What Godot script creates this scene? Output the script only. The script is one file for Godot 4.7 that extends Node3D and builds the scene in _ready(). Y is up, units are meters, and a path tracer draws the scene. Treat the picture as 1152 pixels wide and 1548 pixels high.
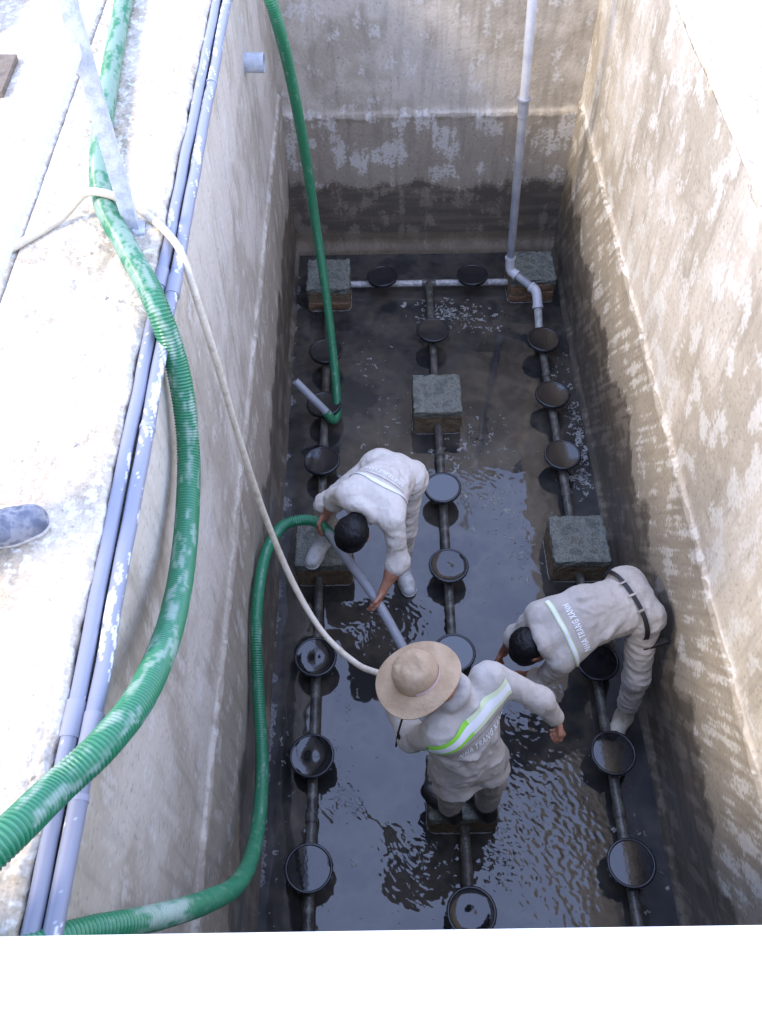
extends Node3D

const LEFT_X := -0.772
const RIGHT_X := 1.644
const BACK_Z := -6.773
const FRONT_Z := -0.25
const DECK_Y := 3.14
const PIPE_X := [-0.436, 0.446, 1.35]
const PIPE_Y := 0.076

var M := {}
var nz := FastNoiseLite.new()
var nf := FastNoiseLite.new()
var used := {}
var rng := RandomNumberGenerator.new()

# ------------------------------------------------------------------ mesh collector
class MB:
	var v := PackedVector3Array()
	var n := PackedVector3Array()
	var c := PackedColorArray()
	var uv := PackedVector2Array()
	var ix := PackedInt32Array()
	var has_n := false
	func add(p: Vector3, t := Vector2.ZERO, col := Color.WHITE) -> int:
		v.append(p); uv.append(t); c.append(col)
		return v.size() - 1
	func tri(a: int, b: int, d: int) -> void:   # counter-clockwise seen from outside
		ix.append(a); ix.append(d); ix.append(b)
	func quad(a: int, b: int, d: int, e: int) -> void:
		tri(a, b, d); tri(a, d, e)
	func normals() -> void:
		n.resize(v.size()); n.fill(Vector3.ZERO)
		for i in range(0, ix.size(), 3):
			var a := ix[i]; var b := ix[i + 1]; var d := ix[i + 2]
			var f := (v[d] - v[a]).cross(v[b] - v[a])
			n[a] += f; n[b] += f; n[d] += f
		for i in n.size():
			n[i] = n[i].normalized() if n[i].length_squared() > 1e-20 else Vector3.UP
	func mesh(m: Material) -> ArrayMesh:
		if n.size() != v.size(): normals()
		var a := []
		a.resize(Mesh.ARRAY_MAX)
		a[Mesh.ARRAY_VERTEX] = v; a[Mesh.ARRAY_NORMAL] = n; a[Mesh.ARRAY_COLOR] = c; a[Mesh.ARRAY_TEX_UV] = uv; a[Mesh.ARRAY_INDEX] = ix
		var r := ArrayMesh.new()
		r.add_surface_from_arrays(Mesh.PRIMITIVE_TRIANGLES, a)
		r.surface_set_material(0, m)
		return r

# ------------------------------------------------------------------ smooth union of tapered capsules
class Field:
	var A := []
	var B := []
	var ra := PackedFloat32Array()
	var rb := PackedFloat32Array()
	var il := PackedFloat32Array()
	var k := 0.03
	var clips: Array[Plane] = []
	var amp := 0.0
	var amp2 := 0.0
	var stretch := Vector3.ONE
	var noise: FastNoiseLite
	var off := Vector3.ZERO
	var frame := Basis()
	var origin := Vector3.ZERO
	var flat_lo := 9.0
	var flat_hi := 9.1
	var folds := []      # creases in the plane of the back: from, to, width, height
	func fold(a: Vector2, b: Vector2, w: float, h: float) -> void:
		folds.append([a, b - a, 1.0 / maxf((b - a).length_squared(), 1e-9), 1.0 / w, h, w * 2.6])
	func bone(a: Vector3, b: Vector3, r0: float, r1: float) -> void:
		A.append(a); B.append(b - a); ra.append(r0); rb.append(r1)
		il.append(1.0 / maxf((b - a).length_squared(), 1e-9))
	func d(p: Vector3) -> float:
		var r := 1e9
		for i in A.size():
			var q: Vector3 = p - A[i]
			var t := clampf(q.dot(B[i]) * il[i], 0.0, 1.0)
			var e: float = (q - B[i] * t).length() - lerpf(ra[i], rb[i], t)
			var h := maxf(k - absf(r - e), 0.0)
			r = minf(r, e) - h * h * 0.25 / k
		for pl in clips:
			r = maxf(r, pl.distance_to(p))
		return r
	func grad(p: Vector3) -> Vector3:
		var e := 0.004
		return Vector3(d(p + Vector3(e, 0, 0)) - d(p - Vector3(e, 0, 0)), d(p + Vector3(0, e, 0)) - d(p - Vector3(0, e, 0)), d(p + Vector3(0, 0, e)) - d(p - Vector3(0, 0, e))).normalized()
	func disp(p: Vector3) -> float:
		if amp == 0.0: return 0.0
		var l := (p - origin) * frame
		var q := (l + off) * stretch
		var w := noise.get_noise_3d(q.x * 60.0, q.y * 60.0, q.z * 60.0)
		var u := noise.get_noise_3d(q.z * 130.0 + w * 40.0, q.x * 130.0, q.y * 130.0)
		var s := amp * (0.35 - absf(w) * 2.2) + amp2 * (0.4 - absf(u) * 2.5)
		var l2 := Vector2(l.x, l.y)
		for f in folds:
			var e: Vector2 = l2 - f[0]
			var t := clampf(e.dot(f[1]) * f[2], 0.0, 1.0)
			var d2: float = (e - f[1] * t).length()
			if d2 < f[5]:
				d2 *= f[3]
				s += f[4] * exp(-d2 * d2) * sin(PI * clampf(t * 0.94 + 0.03, 0.0, 1.0))
		if flat_lo < 8.0:
			s *= 1.0 - 0.9 * smoothstep(flat_lo - 0.05, flat_lo, l.y) * (1.0 - smoothstep(flat_hi, flat_hi + 0.05, l.y)) * (1.0 - smoothstep(0.16, 0.22, absf(l.x)))
		return s
	func cast(o: Vector3, dir: Vector3, lift: float, least := -1.0) -> Array:   # point on the displaced surface, and whether it hit
		var p := o
		for i in 60:
			var e := d(p)
			if e < 0.0008:
				var g := grad(p)
				return [p + g * (maxf(disp(p), least) + lift), true, g]
			p += dir * maxf(e * 0.8, 0.0008)
			if p.distance_to(o) > 0.9: break
		return [p, false, -dir]
	func build(mb: MB, cell: float, col := Color.WHITE) -> void:
		var lo := Vector3.ONE * 1e9
		var hi := -lo
		for i in A.size():
			var r := maxf(ra[i], rb[i])
			var a: Vector3 = A[i]
			var b: Vector3 = A[i] + B[i]
			lo = lo.min(a.min(b) - Vector3.ONE * (r + cell * 2.0 + k * 0.3)); hi = hi.max(a.max(b) + Vector3.ONE * (r + cell * 2.0 + k * 0.3))
		var bs := cell * 4.0
		var bx := int(ceil((hi.x - lo.x) / bs)); var by := int(ceil((hi.y - lo.y) / bs)); var bz := int(ceil((hi.z - lo.z) / bs))
		var sx := bx * 4 + 1; var sy := by * 4 + 1; var sz := bz * 4 + 1
		var vals := PackedFloat32Array()
		vals.resize(sx * sy * sz); vals.fill(9e9)
		var vid := PackedInt32Array()
		vid.resize(sx * sy * sz); vid.fill(-1)
		var rad := cell * 3.47
		var blocks := []
		var nb := A.size()
		var ds := PackedFloat32Array()
		ds.resize(nb)
		for z in bz:
			for y in by:
				for x in bx:
					var cp := lo + Vector3(x + 0.5, y + 0.5, z + 0.5) * bs
					var dm := 1e9
					for i in nb:
						var q: Vector3 = cp - A[i]
						var t := clampf(q.dot(B[i]) * il[i], 0.0, 1.0)
						var e: float = (q - B[i] * t).length() - lerpf(ra[i], rb[i], t)
						ds[i] = e
						dm = minf(dm, e)
					if dm > rad + k * 0.6: continue
					var cl := -1e9
					for pl in clips: cl = maxf(cl, pl.distance_to(cp))
					if cl > rad: continue
					if dm < -rad * 1.3 and cl < -rad: continue
					var cand := PackedInt32Array()
					for i in nb:
						if ds[i] < dm + 2.0 * rad + k: cand.append(i)
					blocks.append(Vector3i(x * 4, y * 4, z * 4))
					for kz in 5:
						for ky in 5:
							var base := ((z * 4 + kz) * sy + y * 4 + ky) * sx + x * 4
							for kx in 5:
								if vals[base + kx] < 8e9: continue
								var p := lo + Vector3(x * 4 + kx, y * 4 + ky, z * 4 + kz) * cell
								var r := 1e9
								for i in cand:
									var q: Vector3 = p - A[i]
									var t := clampf(q.dot(B[i]) * il[i], 0.0, 1.0)
									var e: float = (q - B[i] * t).length() - lerpf(ra[i], rb[i], t)
									var h := maxf(k - absf(r - e), 0.0)
									r = minf(r, e) - h * h * 0.25 / k
								for pl in clips: r = maxf(r, pl.distance_to(p))
								vals[base + kx] = r
		var ox := [0, 1, 0, 1, 0, 1, 0, 1]
		var oy := [0, 0, 1, 1, 0, 0, 1, 1]
		var oz := [0, 0, 0, 0, 1, 1, 1, 1]
		var ea := [0, 2, 4, 6, 0, 1, 4, 5, 0, 1, 2, 3]
		var eb := [1, 3, 5, 7, 2, 3, 6, 7, 4, 5, 6, 7]
		var dof := PackedInt32Array()
		for i in 8: dof.append((oz[i] * sy + oy[i]) * sx + ox[i])
		var f := PackedFloat32Array()
		f.resize(8)
		var first := mb.v.size()
		for b in blocks:
			for z in range(b.z, b.z + 4):
				for y in range(b.y, b.y + 4):
					for x in range(b.x, b.x + 4):
						var g := (z * sy + y) * sx + x
						var neg := 0
						for i in 8:
							f[i] = vals[g + dof[i]]
							if f[i] < 0.0: neg += 1
						if neg == 0 or neg == 8: continue
						var acc := Vector3.ZERO
						var cnt := 0
						for e in 12:
							var va := f[ea[e]]
							var vb := f[eb[e]]
							if (va < 0.0) != (vb < 0.0):
								var t := va / (va - vb)
								acc += Vector3(lerpf(ox[ea[e]], ox[eb[e]], t), lerpf(oy[ea[e]], oy[eb[e]], t), lerpf(oz[ea[e]], oz[eb[e]], t))
								cnt += 1
						vid[g] = mb.add(lo + (Vector3(x, y, z) + acc / cnt) * cell, Vector2.ZERO, col)
		var w := sx
		var wh := sx * sy
		for b in blocks:
			for z in range(b.z, b.z + 4):
				for y in range(b.y, b.y + 4):
					for x in range(b.x, b.x + 4):
						var g := (z * sy + y) * sx + x
						var s := vals[g]
						for ax in 3:
							var st: int = [1, w, wh][ax]
							var s2 := vals[g + st]
							if s2 > 8e9 or (s < 0.0) == (s2 < 0.0): continue
							var du: int = [w, wh, 1][ax]
							var dv: int = [wh, 1, w][ax]
							if g - du - dv < 0: continue
							var i0 := vid[g - du - dv]; var i1 := vid[g - dv]; var i2 := vid[g]; var i3 := vid[g - du]
							if i0 < 0 or i1 < 0 or i2 < 0 or i3 < 0: continue
							if s < 0.0: mb.quad(i0, i1, i2, i3)
							else: mb.quad(i0, i3, i2, i1)
		if amp != 0.0:
			mb.normals()
			for i in range(first, mb.v.size()):
				mb.v[i] += mb.n[i] * disp(mb.v[i])
			mb.n = PackedVector3Array()

# ------------------------------------------------------------------ scene helpers
func numbered(nm: String) -> String:
	var k: int = used.get(nm, -1) + 1
	used[nm] = k
	return nm if k == 0 else "%s_%03d" % [nm, k]

func tag(o: Node, label: String, category: String, group := "", kind := "") -> Node:
	if label != "": o.set_meta("label", label)
	if category != "": o.set_meta("category", category)
	if group != "": o.set_meta("group", group)
	if kind != "": o.set_meta("kind", kind)
	return o

func root_at(nm: String, p: Vector3, label: String, category: String, group := "") -> Node3D:
	var o := Node3D.new()
	o.name = numbered(nm)
	add_child(o)
	o.position = p
	tag(o, label, category, group)
	return o

func put(mb: MB, nm: String, m: Material, parent: Node = null) -> MeshInstance3D:
	return put_mesh(mb.mesh(m), nm, parent)

func put_mesh(me: Mesh, nm: String, parent: Node = null) -> MeshInstance3D:
	var o := MeshInstance3D.new()
	o.mesh = me
	if parent == null:
		o.name = numbered(nm)
		add_child(o)
	else:
		o.name = nm
		parent.add_child(o, true)
	return o

func shift(mb: MB, by: Vector3) -> MB:
	for i in mb.v.size(): mb.v[i] -= by
	return mb

func spline(pts: Array, step: float) -> PackedVector3Array:
	var out := PackedVector3Array()
	var n := pts.size()
	for i in n - 1:
		var p0: Vector3 = pts[maxi(i - 1, 0)]
		var p1: Vector3 = pts[i]
		var p2: Vector3 = pts[i + 1]
		var p3: Vector3 = pts[mini(i + 2, n - 1)]
		var c := maxi(2, int((p2 - p1).length() / step))
		for j in c:
			out.append(p1.cubic_interpolate(p2, p0, p3, float(j) / c))
	out.append(pts[n - 1])
	return out

# tube along a path; shape(s, a) gives radius and colour at length s and angle a
func tube(mb: MB, path: PackedVector3Array, sides: int, shape: Callable, caps := true, closed := false) -> void:
	var n := path.size()
	var first := mb.v.size()
	var t0 := (path[1] - path[0]).normalized()
	var nrm := t0.cross(Vector3.UP if absf(t0.y) < 0.9 else Vector3.RIGHT).normalized()
	var s := 0.0
	for i in n:
		var t := (path[mini(i + 1, n - 1)] - path[maxi(i - 1, 0)]).normalized()
		if i > 0: s += path[i].distance_to(path[i - 1])
		nrm = (nrm - t * nrm.dot(t)).normalized()
		var bn := t.cross(nrm)
		for j in sides + 1:
			var a := TAU * j / sides
			var rc: Array = shape.call(s, a)
			mb.add(path[i] + (nrm * cos(a) + bn * sin(a)) * float(rc[0]), Vector2(float(j) / sides, s), rc[1])
	var w := sides + 1
	for i in n - 1:
		for j in sides:
			var q := first + i * w + j
			mb.quad(q, q + 1, q + w + 1, q + w)
	if caps:
		for e in 2:
			var ci := 0 if e == 0 else n - 1
			var m := mb.add(path[ci], Vector2(0.5, 0), mb.c[first + ci * w])
			var ring := []
			for j in sides: ring.append(mb.add(mb.v[first + ci * w + j], Vector2(0.5, 0), mb.c[first + ci * w + j]))
			for j in sides:
				if e == 0: mb.tri(m, ring[(j + 1) % sides], ring[j])
				else: mb.tri(m, ring[j], ring[(j + 1) % sides])

func rod(mb: MB, a: Vector3, b: Vector3, r: float, sides := 16, col := Color.WHITE, r2 := -1.0) -> void:
	var p := PackedVector3Array()
	var k := maxi(1, int(a.distance_to(b) / 0.25))
	var l := a.distance_to(b)
	for i in k + 1: p.append(a.lerp(b, float(i) / k))
	var e := r if r2 < 0.0 else r2
	tube(mb, p, sides, func(s, _a): return [lerpf(r, e, s / l), col])

func hollow(mb: MB, a: Vector3, b: Vector3, r: float, wall: float, sides := 24, col := Color.WHITE) -> void:
	var ax := (b - a).normalized()
	lathe_at(mb, Transform3D(basis_y(ax), a), [Vector2(r - wall, 0), Vector2(r, 0), Vector2(r, a.distance_to(b)), Vector2(r - wall, a.distance_to(b)), Vector2(r - wall, a.distance_to(b) - minf(0.12, a.distance_to(b) * 0.9)), Vector2(0.0, a.distance_to(b) - minf(0.12, a.distance_to(b) * 0.9))], sides, col, true)

func basis_y(y: Vector3) -> Basis:
	var x := y.cross(Vector3.FORWARD if absf(y.z) < 0.9 else Vector3.RIGHT).normalized()
	return Basis(x, y, x.cross(y))

# profile (radius, height) turned about y; sharp = own vertices for every band
func lathe_at(mb: MB, xf: Transform3D, prof: Array, sides: int, col := Color.WHITE, sharp := false) -> void:
	var w := sides + 1
	var add_ring := func(q: Vector2) -> int:
		var f := mb.v.size()
		for j in w:
			var a := TAU * j / sides
			mb.add(xf * Vector3(q.x * cos(a), q.y, -q.x * sin(a)), Vector2(float(j) / sides, q.y + q.x), col)
		return f
	var last := -1
	for i in prof.size() - 1:
		var r0: int = add_ring.call(prof[i]) if (sharp or last < 0) else last
		var r1: int = add_ring.call(prof[i + 1])
		last = r1
		for j in sides:
			mb.quad(r0 + j, r0 + j + 1, r1 + j + 1, r1 + j)

# rounded box with optional worn surface
func rbox(mb: MB, xf: Transform3D, size: Vector3, r: float, div := 6, rough := 0.0, col := Color.WHITE, seed := 0.0) -> void:
	var h := size * 0.5
	var inner := h - Vector3.ONE * r
	for f in 6:
		var ax := f % 3
		var sg := 1.0 if f < 3 else -1.0
		var first := mb.v.size()
		for i in div + 1:
			for j in div + 1:
				var s := lerpf(-1, 1, float(i) / div)
				var t := lerpf(-1, 1, float(j) / div)
				s = signf(s) * (1.0 - pow(1.0 - absf(s), 1.6)); t = signf(t) * (1.0 - pow(1.0 - absf(t), 1.6))
				var p := Vector3.ZERO
				p[ax] = h[ax] * sg
				p[(ax + 1) % 3] = h[(ax + 1) % 3] * s * sg
				p[(ax + 2) % 3] = h[(ax + 2) % 3] * t
				var q := p.clamp(-inner, inner)
				var dir := (p - q).normalized() if (p - q).length() > 1e-6 else Vector3.ZERO
				p = q + dir * r
				if rough > 0.0:
					p += dir * rough * (nz.get_noise_3d(p.x * 180 + seed * 37, p.y * 180, p.z * 180 + seed * 11) + 0.8 * nz.get_noise_3d(p.x * 600, p.y * 600 + seed * 9, p.z * 600))
				var uvp := Vector2(p[(ax + 1) % 3], p[(ax + 2) % 3])
				mb.add(xf * p, uvp, col)
		for i in div:
			for j in div:
				var q := first + i * (div + 1) + j
				mb.quad(q, q + div + 1, q + div + 2, q + 1)

func grid(mb: MB, nu: int, nv: int, fn: Callable) -> void:   # fn(i, j) -> [Vector3, Vector2]; u x v points outward
	var first := mb.v.size()
	for i in nu + 1:
		for j in nv + 1:
			var r: Array = fn.call(float(i) / nu, float(j) / nv)
			mb.add(r[0], r[1], r[2] if r.size() > 2 else Color.WHITE)
	for i in nu:
		for j in nv:
			var q := first + i * (nv + 1) + j
			mb.quad(q, q + nv + 1, q + nv + 2, q + 1)

# ------------------------------------------------------------------ materials
func mat(lin: Color, rough: float, spec := 0.5, metal := 0.0) -> StandardMaterial3D:
	var m := StandardMaterial3D.new()
	m.albedo_color = lin.linear_to_srgb()
	m.roughness = rough
	m.metallic_specular = spec
	m.metallic = metal
	return m

func vmat(rough: float, spec := 0.5) -> StandardMaterial3D:
	var m := mat(Color.WHITE, rough, spec)
	m.vertex_color_use_as_albedo = true
	return m

func noise_img(w: int, h: int, freq: float, sd: int, oct := 4, seamless := false) -> PackedByteArray:
	var n := FastNoiseLite.new()
	n.seed = sd
	n.noise_type = FastNoiseLite.TYPE_SIMPLEX_SMOOTH
	n.frequency = freq
	n.fractal_octaves = oct
	var im: Image = n.get_seamless_image(w, h) if seamless else n.get_image(w, h)
	im.convert(Image.FORMAT_L8)
	return im.get_data()

func stretched(w: int, h: int, fx: float, sx: int, sy: int, sd: int, oct := 4) -> PackedByteArray:
	var n := FastNoiseLite.new()
	n.seed = sd
	n.noise_type = FastNoiseLite.TYPE_SIMPLEX_SMOOTH
	n.frequency = fx
	n.fractal_octaves = oct
	var im: Image = n.get_image(maxi(4, w / sx), maxi(4, h / sy))
	im.convert(Image.FORMAT_L8)
	im.resize(w, h, Image.INTERPOLATE_CUBIC)
	return im.get_data()

func texture_of(w: int, h: int, bytes: PackedByteArray, fmt := Image.FORMAT_RGB8) -> ImageTexture:
	var im := Image.create_from_data(w, h, false, fmt, bytes)
	im.generate_mipmaps()
	return ImageTexture.create_from_image(im)

func bump_tex(w: int, freq: float, sd: int, strength: float, oct := 5) -> ImageTexture:
	var im := Image.create_from_data(w, w, false, Image.FORMAT_L8, noise_img(w, w, freq, sd, oct, true))
	im.convert(Image.FORMAT_RGBA8)
	im.bump_map_to_normal_map(strength)
	im.generate_mipmaps()
	return ImageTexture.create_from_image(im)

func bumped(m: StandardMaterial3D, tex: Texture2D, scale: float, depth: float) -> StandardMaterial3D:
	m.normal_enabled = true
	m.normal_texture = tex
	m.normal_scale = depth
	m.uv1_triplanar = true
	m.uv1_world_triplanar = true
	m.uv1_scale = Vector3.ONE * scale
	return m

# a mottled colour texture between several sRGB colours, mapped by world triplanar
func mottled(cols: Array, w: int, freq: float, sd: int, fine := 0.25) -> ImageTexture:
	var a := noise_img(w, w, freq, sd, 4, true)
	var b := noise_img(w, w, freq * 7.0, sd + 5, 3, true)
	var out := PackedByteArray()
	out.resize(w * w * 3)
	var m := cols.size() - 1
	for i in w * w:
		var t := clampf((a[i] / 255.0 - 0.5) * 1.5 + 0.5 + (b[i] / 255.0 - 0.5) * fine * 2.0, 0.0, 0.9999) * m
		var k := int(t)
		var c: Color = (cols[k] as Color).lerp(cols[k + 1], t - k)
		out[i * 3] = c.r8; out[i * 3 + 1] = c.g8; out[i * 3 + 2] = c.b8
	return texture_of(w, w, out)

func mottled_mat(cols: Array, rough: float, scale: float, sd: int, freq := 0.012, bump := 0.6, fine := 0.25) -> StandardMaterial3D:
	var m := mat(Color.WHITE, rough)
	m.albedo_texture = mottled(cols, 256, freq, sd, fine)
	bumped(m, T_bump, scale, bump)
	return m

var T_bump: ImageTexture
var T_weave: ImageTexture
var T_crumple: ImageTexture

func srgb(r: int, g: int, b: int) -> Color:
	return Color(r / 255.0, g / 255.0, b / 255.0)

func sstep(a: float, b: float, x: float) -> float:
	var t := clampf((x - a) / (b - a), 0.0, 1.0)
	return t * t * (3.0 - 2.0 * t)

# weathered concrete of one wall of the tank: lime sheets, drip streaks and wet tide marks where they lie on it
func wall_material(kind: String, length: float, height: float, sd: int) -> StandardMaterial3D:
	var ppm := 190.0
	var w := int(length * ppm)
	var h := int(height * ppm)
	var big := noise_img(w, h, 0.005, sd, 4)
	var mid := noise_img(w, h, 0.018, sd + 1, 6)
	var fine := noise_img(w, h, 0.17, sd + 2, 4)
	var drip := stretched(w, h, 0.06, 1, 10, sd + 3, 4)
	var lay := stretched(w, h, 0.05, 9, 1, sd + 4, 4)
	var tide := noise_img(w, 4, 0.012, sd + 6, 4)
	var out := PackedByteArray()
	out.resize(w * h * 3)
	var rgh := PackedByteArray()
	rgh.resize(w * h)
	# dry colour, second dry colour, lime white, dry below the pour joint, wet, second wet
	var p := [Vector3(195, 186, 172), Vector3(172, 162, 146), Vector3(213, 211, 206), Vector3(150, 140, 124), Vector3(93, 86, 76), Vector3(107, 98, 86)]   # the same concrete on all walls
	var c0: Vector3 = p[0]; var c1: Vector3 = p[1]; var c2: Vector3 = p[2]; var c3: Vector3 = p[3]; var c4: Vector3 = p[4]; var c5: Vector3 = p[5]
	var is_b := kind == "side_b"
	var is_back := kind == "back"
	var ridge: float = {"back": 1.33, "side_a": 1.5, "side_b": 1.42}[kind]
	var wet0: float = {"back": 0.69, "side_a": 0.72, "side_b": 0.80}[kind]
	var lime_hi: float = {"back": 0.60, "side_a": 0.585, "side_b": 0.545}[kind]
	var lime_lo: float = {"back": 0.53, "side_a": 0.56, "side_b": 0.50}[kind]
	var lime_a: float = {"back": 0.66, "side_a": 0.48, "side_b": 0.7}[kind]
	for row in h:
		var y := height * (1.0 - (row + 0.5) / h)
		var below := 1.0 if y < ridge else 0.0
		var shear := int(row * 0.7)
		for x in w:
			var i := row * w + x
			var m := mid[i] / 255.0
			var f := fine[i] / 255.0
			var dr := drip[i] / 255.0
			if is_b and below > 0.5: dr = drip[row * w + (x + shear) % w] / 255.0
			var td := tide[x] / 255.0 - 0.5
			var t1 := clampf((big[i] / 255.0 + (m - 0.5) * 0.6 - 0.36) * 3.6, 0.0, 1.0)
			var c := c0.lerp(c1, t1)
			var a := m * 0.56 + dr * 0.26 + f * 0.18
			if is_b and below > 0.5: a = m * 0.44 + dr * 0.40 + f * 0.16
			var th := lime_hi
			if below > 0.5:
				c = c.lerp(c3, 0.8)
				th = lime_lo + (0.05 if y < wet0 + 0.12 else 0.0) + (0.16 * clampf(0.62 - big[i] / 255.0, 0.0, 0.4) if is_b else 0.0)
			elif is_b:
				a = m * 0.70 + dr * 0.16 + f * 0.14
				th = lime_hi - 0.06 * (1.0 - t1)
			else:
				a = m * 0.62 + dr * 0.22 + f * 0.16
			var wl := clampf((a - th) * 9.0, 0.0, 1.0) * clampf(0.35 + (f - 0.35) * 2.6 + (a - th) * 5.0, 0.0, 1.0)
			c = c.lerp(c2, wl * lime_a)
			# dark drip runs
			c *= 1.0 - 0.06 * clampf((0.40 - dr) * 6.0, 0.0, 1.0) * (1.0 - wl)
			var yw := wet0 + td * (0.12 if is_back else 0.3)
			var ww := clampf((yw - y - (f - 0.5) * 0.05) * 18.0 + 0.5, 0.0, 1.0)
			var l := lay[i] / 255.0
			if ww > 0.0:
				var wc := c4.lerp(c5, clampf((l - 0.45) * 5.0, 0.0, 1.0))
				wc = wc.lerp(c3, 0.55 * clampf((a - 0.53) * 14.0, 0.0, 1.0))
				if is_back and y < 0.2: wc = wc.lerp(Vector3(122, 108, 88), 0.6)
				c = c.lerp(wc, ww * 0.94)
			c *= 0.965 + 0.07 * f
			if f < 0.25 and m < 0.42: c *= 0.87
			out[i * 3] = int(clampf(c.x, 0, 255)); out[i * 3 + 1] = int(clampf(c.y, 0, 255)); out[i * 3 + 2] = int(clampf(c.z, 0, 255))
			rgh[i] = int(225.0 - 120.0 * ww + 20.0 * (f - 0.5))
	var mt := mat(Color.WHITE, 1.0, 0.4)
	mt.albedo_texture = texture_of(w, h, out)
	mt.roughness_texture = texture_of(w, h, rgh, Image.FORMAT_L8)
	var im := Image.create_from_data(w, h, false, Image.FORMAT_L8, mid)
	var fi := Image.create_from_data(w, h, false, Image.FORMAT_L8, fine)
	var b := PackedByteArray()
	b.resize(w * h)
	for i in w * h: b[i] = (mid[i] + fine[i]) >> 1
	im = Image.create_from_data(w, h, false, Image.FORMAT_L8, b)
	im.convert(Image.FORMAT_RGBA8)
	im.bump_map_to_normal_map(2.6)
	mt.normal_enabled = true
	mt.normal_texture = ImageTexture.create_from_image(im)
	mt.normal_scale = 0.28
	return mt

func deck_material() -> StandardMaterial3D:
	var w := 1024
	var big := noise_img(w, w, 0.006, 41, 4, true)
	var mid := noise_img(w, w, 0.04, 42, 4, true)
	var fine := noise_img(w, w, 0.2, 43, 3, true)
	var out := PackedByteArray()
	out.resize(w * w * 3)
	for i in w * w:
		var t := clampf((big[i] / 255.0 - 0.38) * 3.2 + (mid[i] / 255.0 - 0.5) * 1.4, 0.0, 1.0)
		var c := Vector3(196, 186, 170).lerp(Vector3(176, 163, 142), t)
		c = c.lerp(Vector3(222, 220, 214), 0.8 * clampf((mid[i] / 255.0 - 0.56) * 9.0, 0.0, 1.0))
		c *= 0.9 + 0.2 * fine[i] / 255.0
		if fine[i] < 58 and mid[i] < 100: c *= 0.75
		out[i * 3] = int(c.x); out[i * 3 + 1] = int(c.y); out[i * 3 + 2] = int(c.z)
	var m := mat(Color.WHITE, 0.9, 0.3)
	m.albedo_texture = texture_of(w, w, out)
	bumped(m, T_bump, 0.45, 1.0)
	return m

# grey pipe with splashes of white paint: colour by length and angle
func splash(s: float, a: float, sd: float, amount: float, base: Color, paint: Color) -> Color:
	var q := nz.get_noise_3d(cos(a) * 4.5 + sd * 31.0, sin(a) * 4.5, s * 260.0 + cos(a + 0.5) * 16.0) * 0.6 + nz.get_noise_3d(cos(a) * 5.0, sin(a) * 5.0 + sd * 17.0, s * 24.0) * 0.95
	var t := clampf((q - 0.42 + amount) * 14.0, 0.0, 1.0)
	return base.lerp(paint, t)

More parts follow.
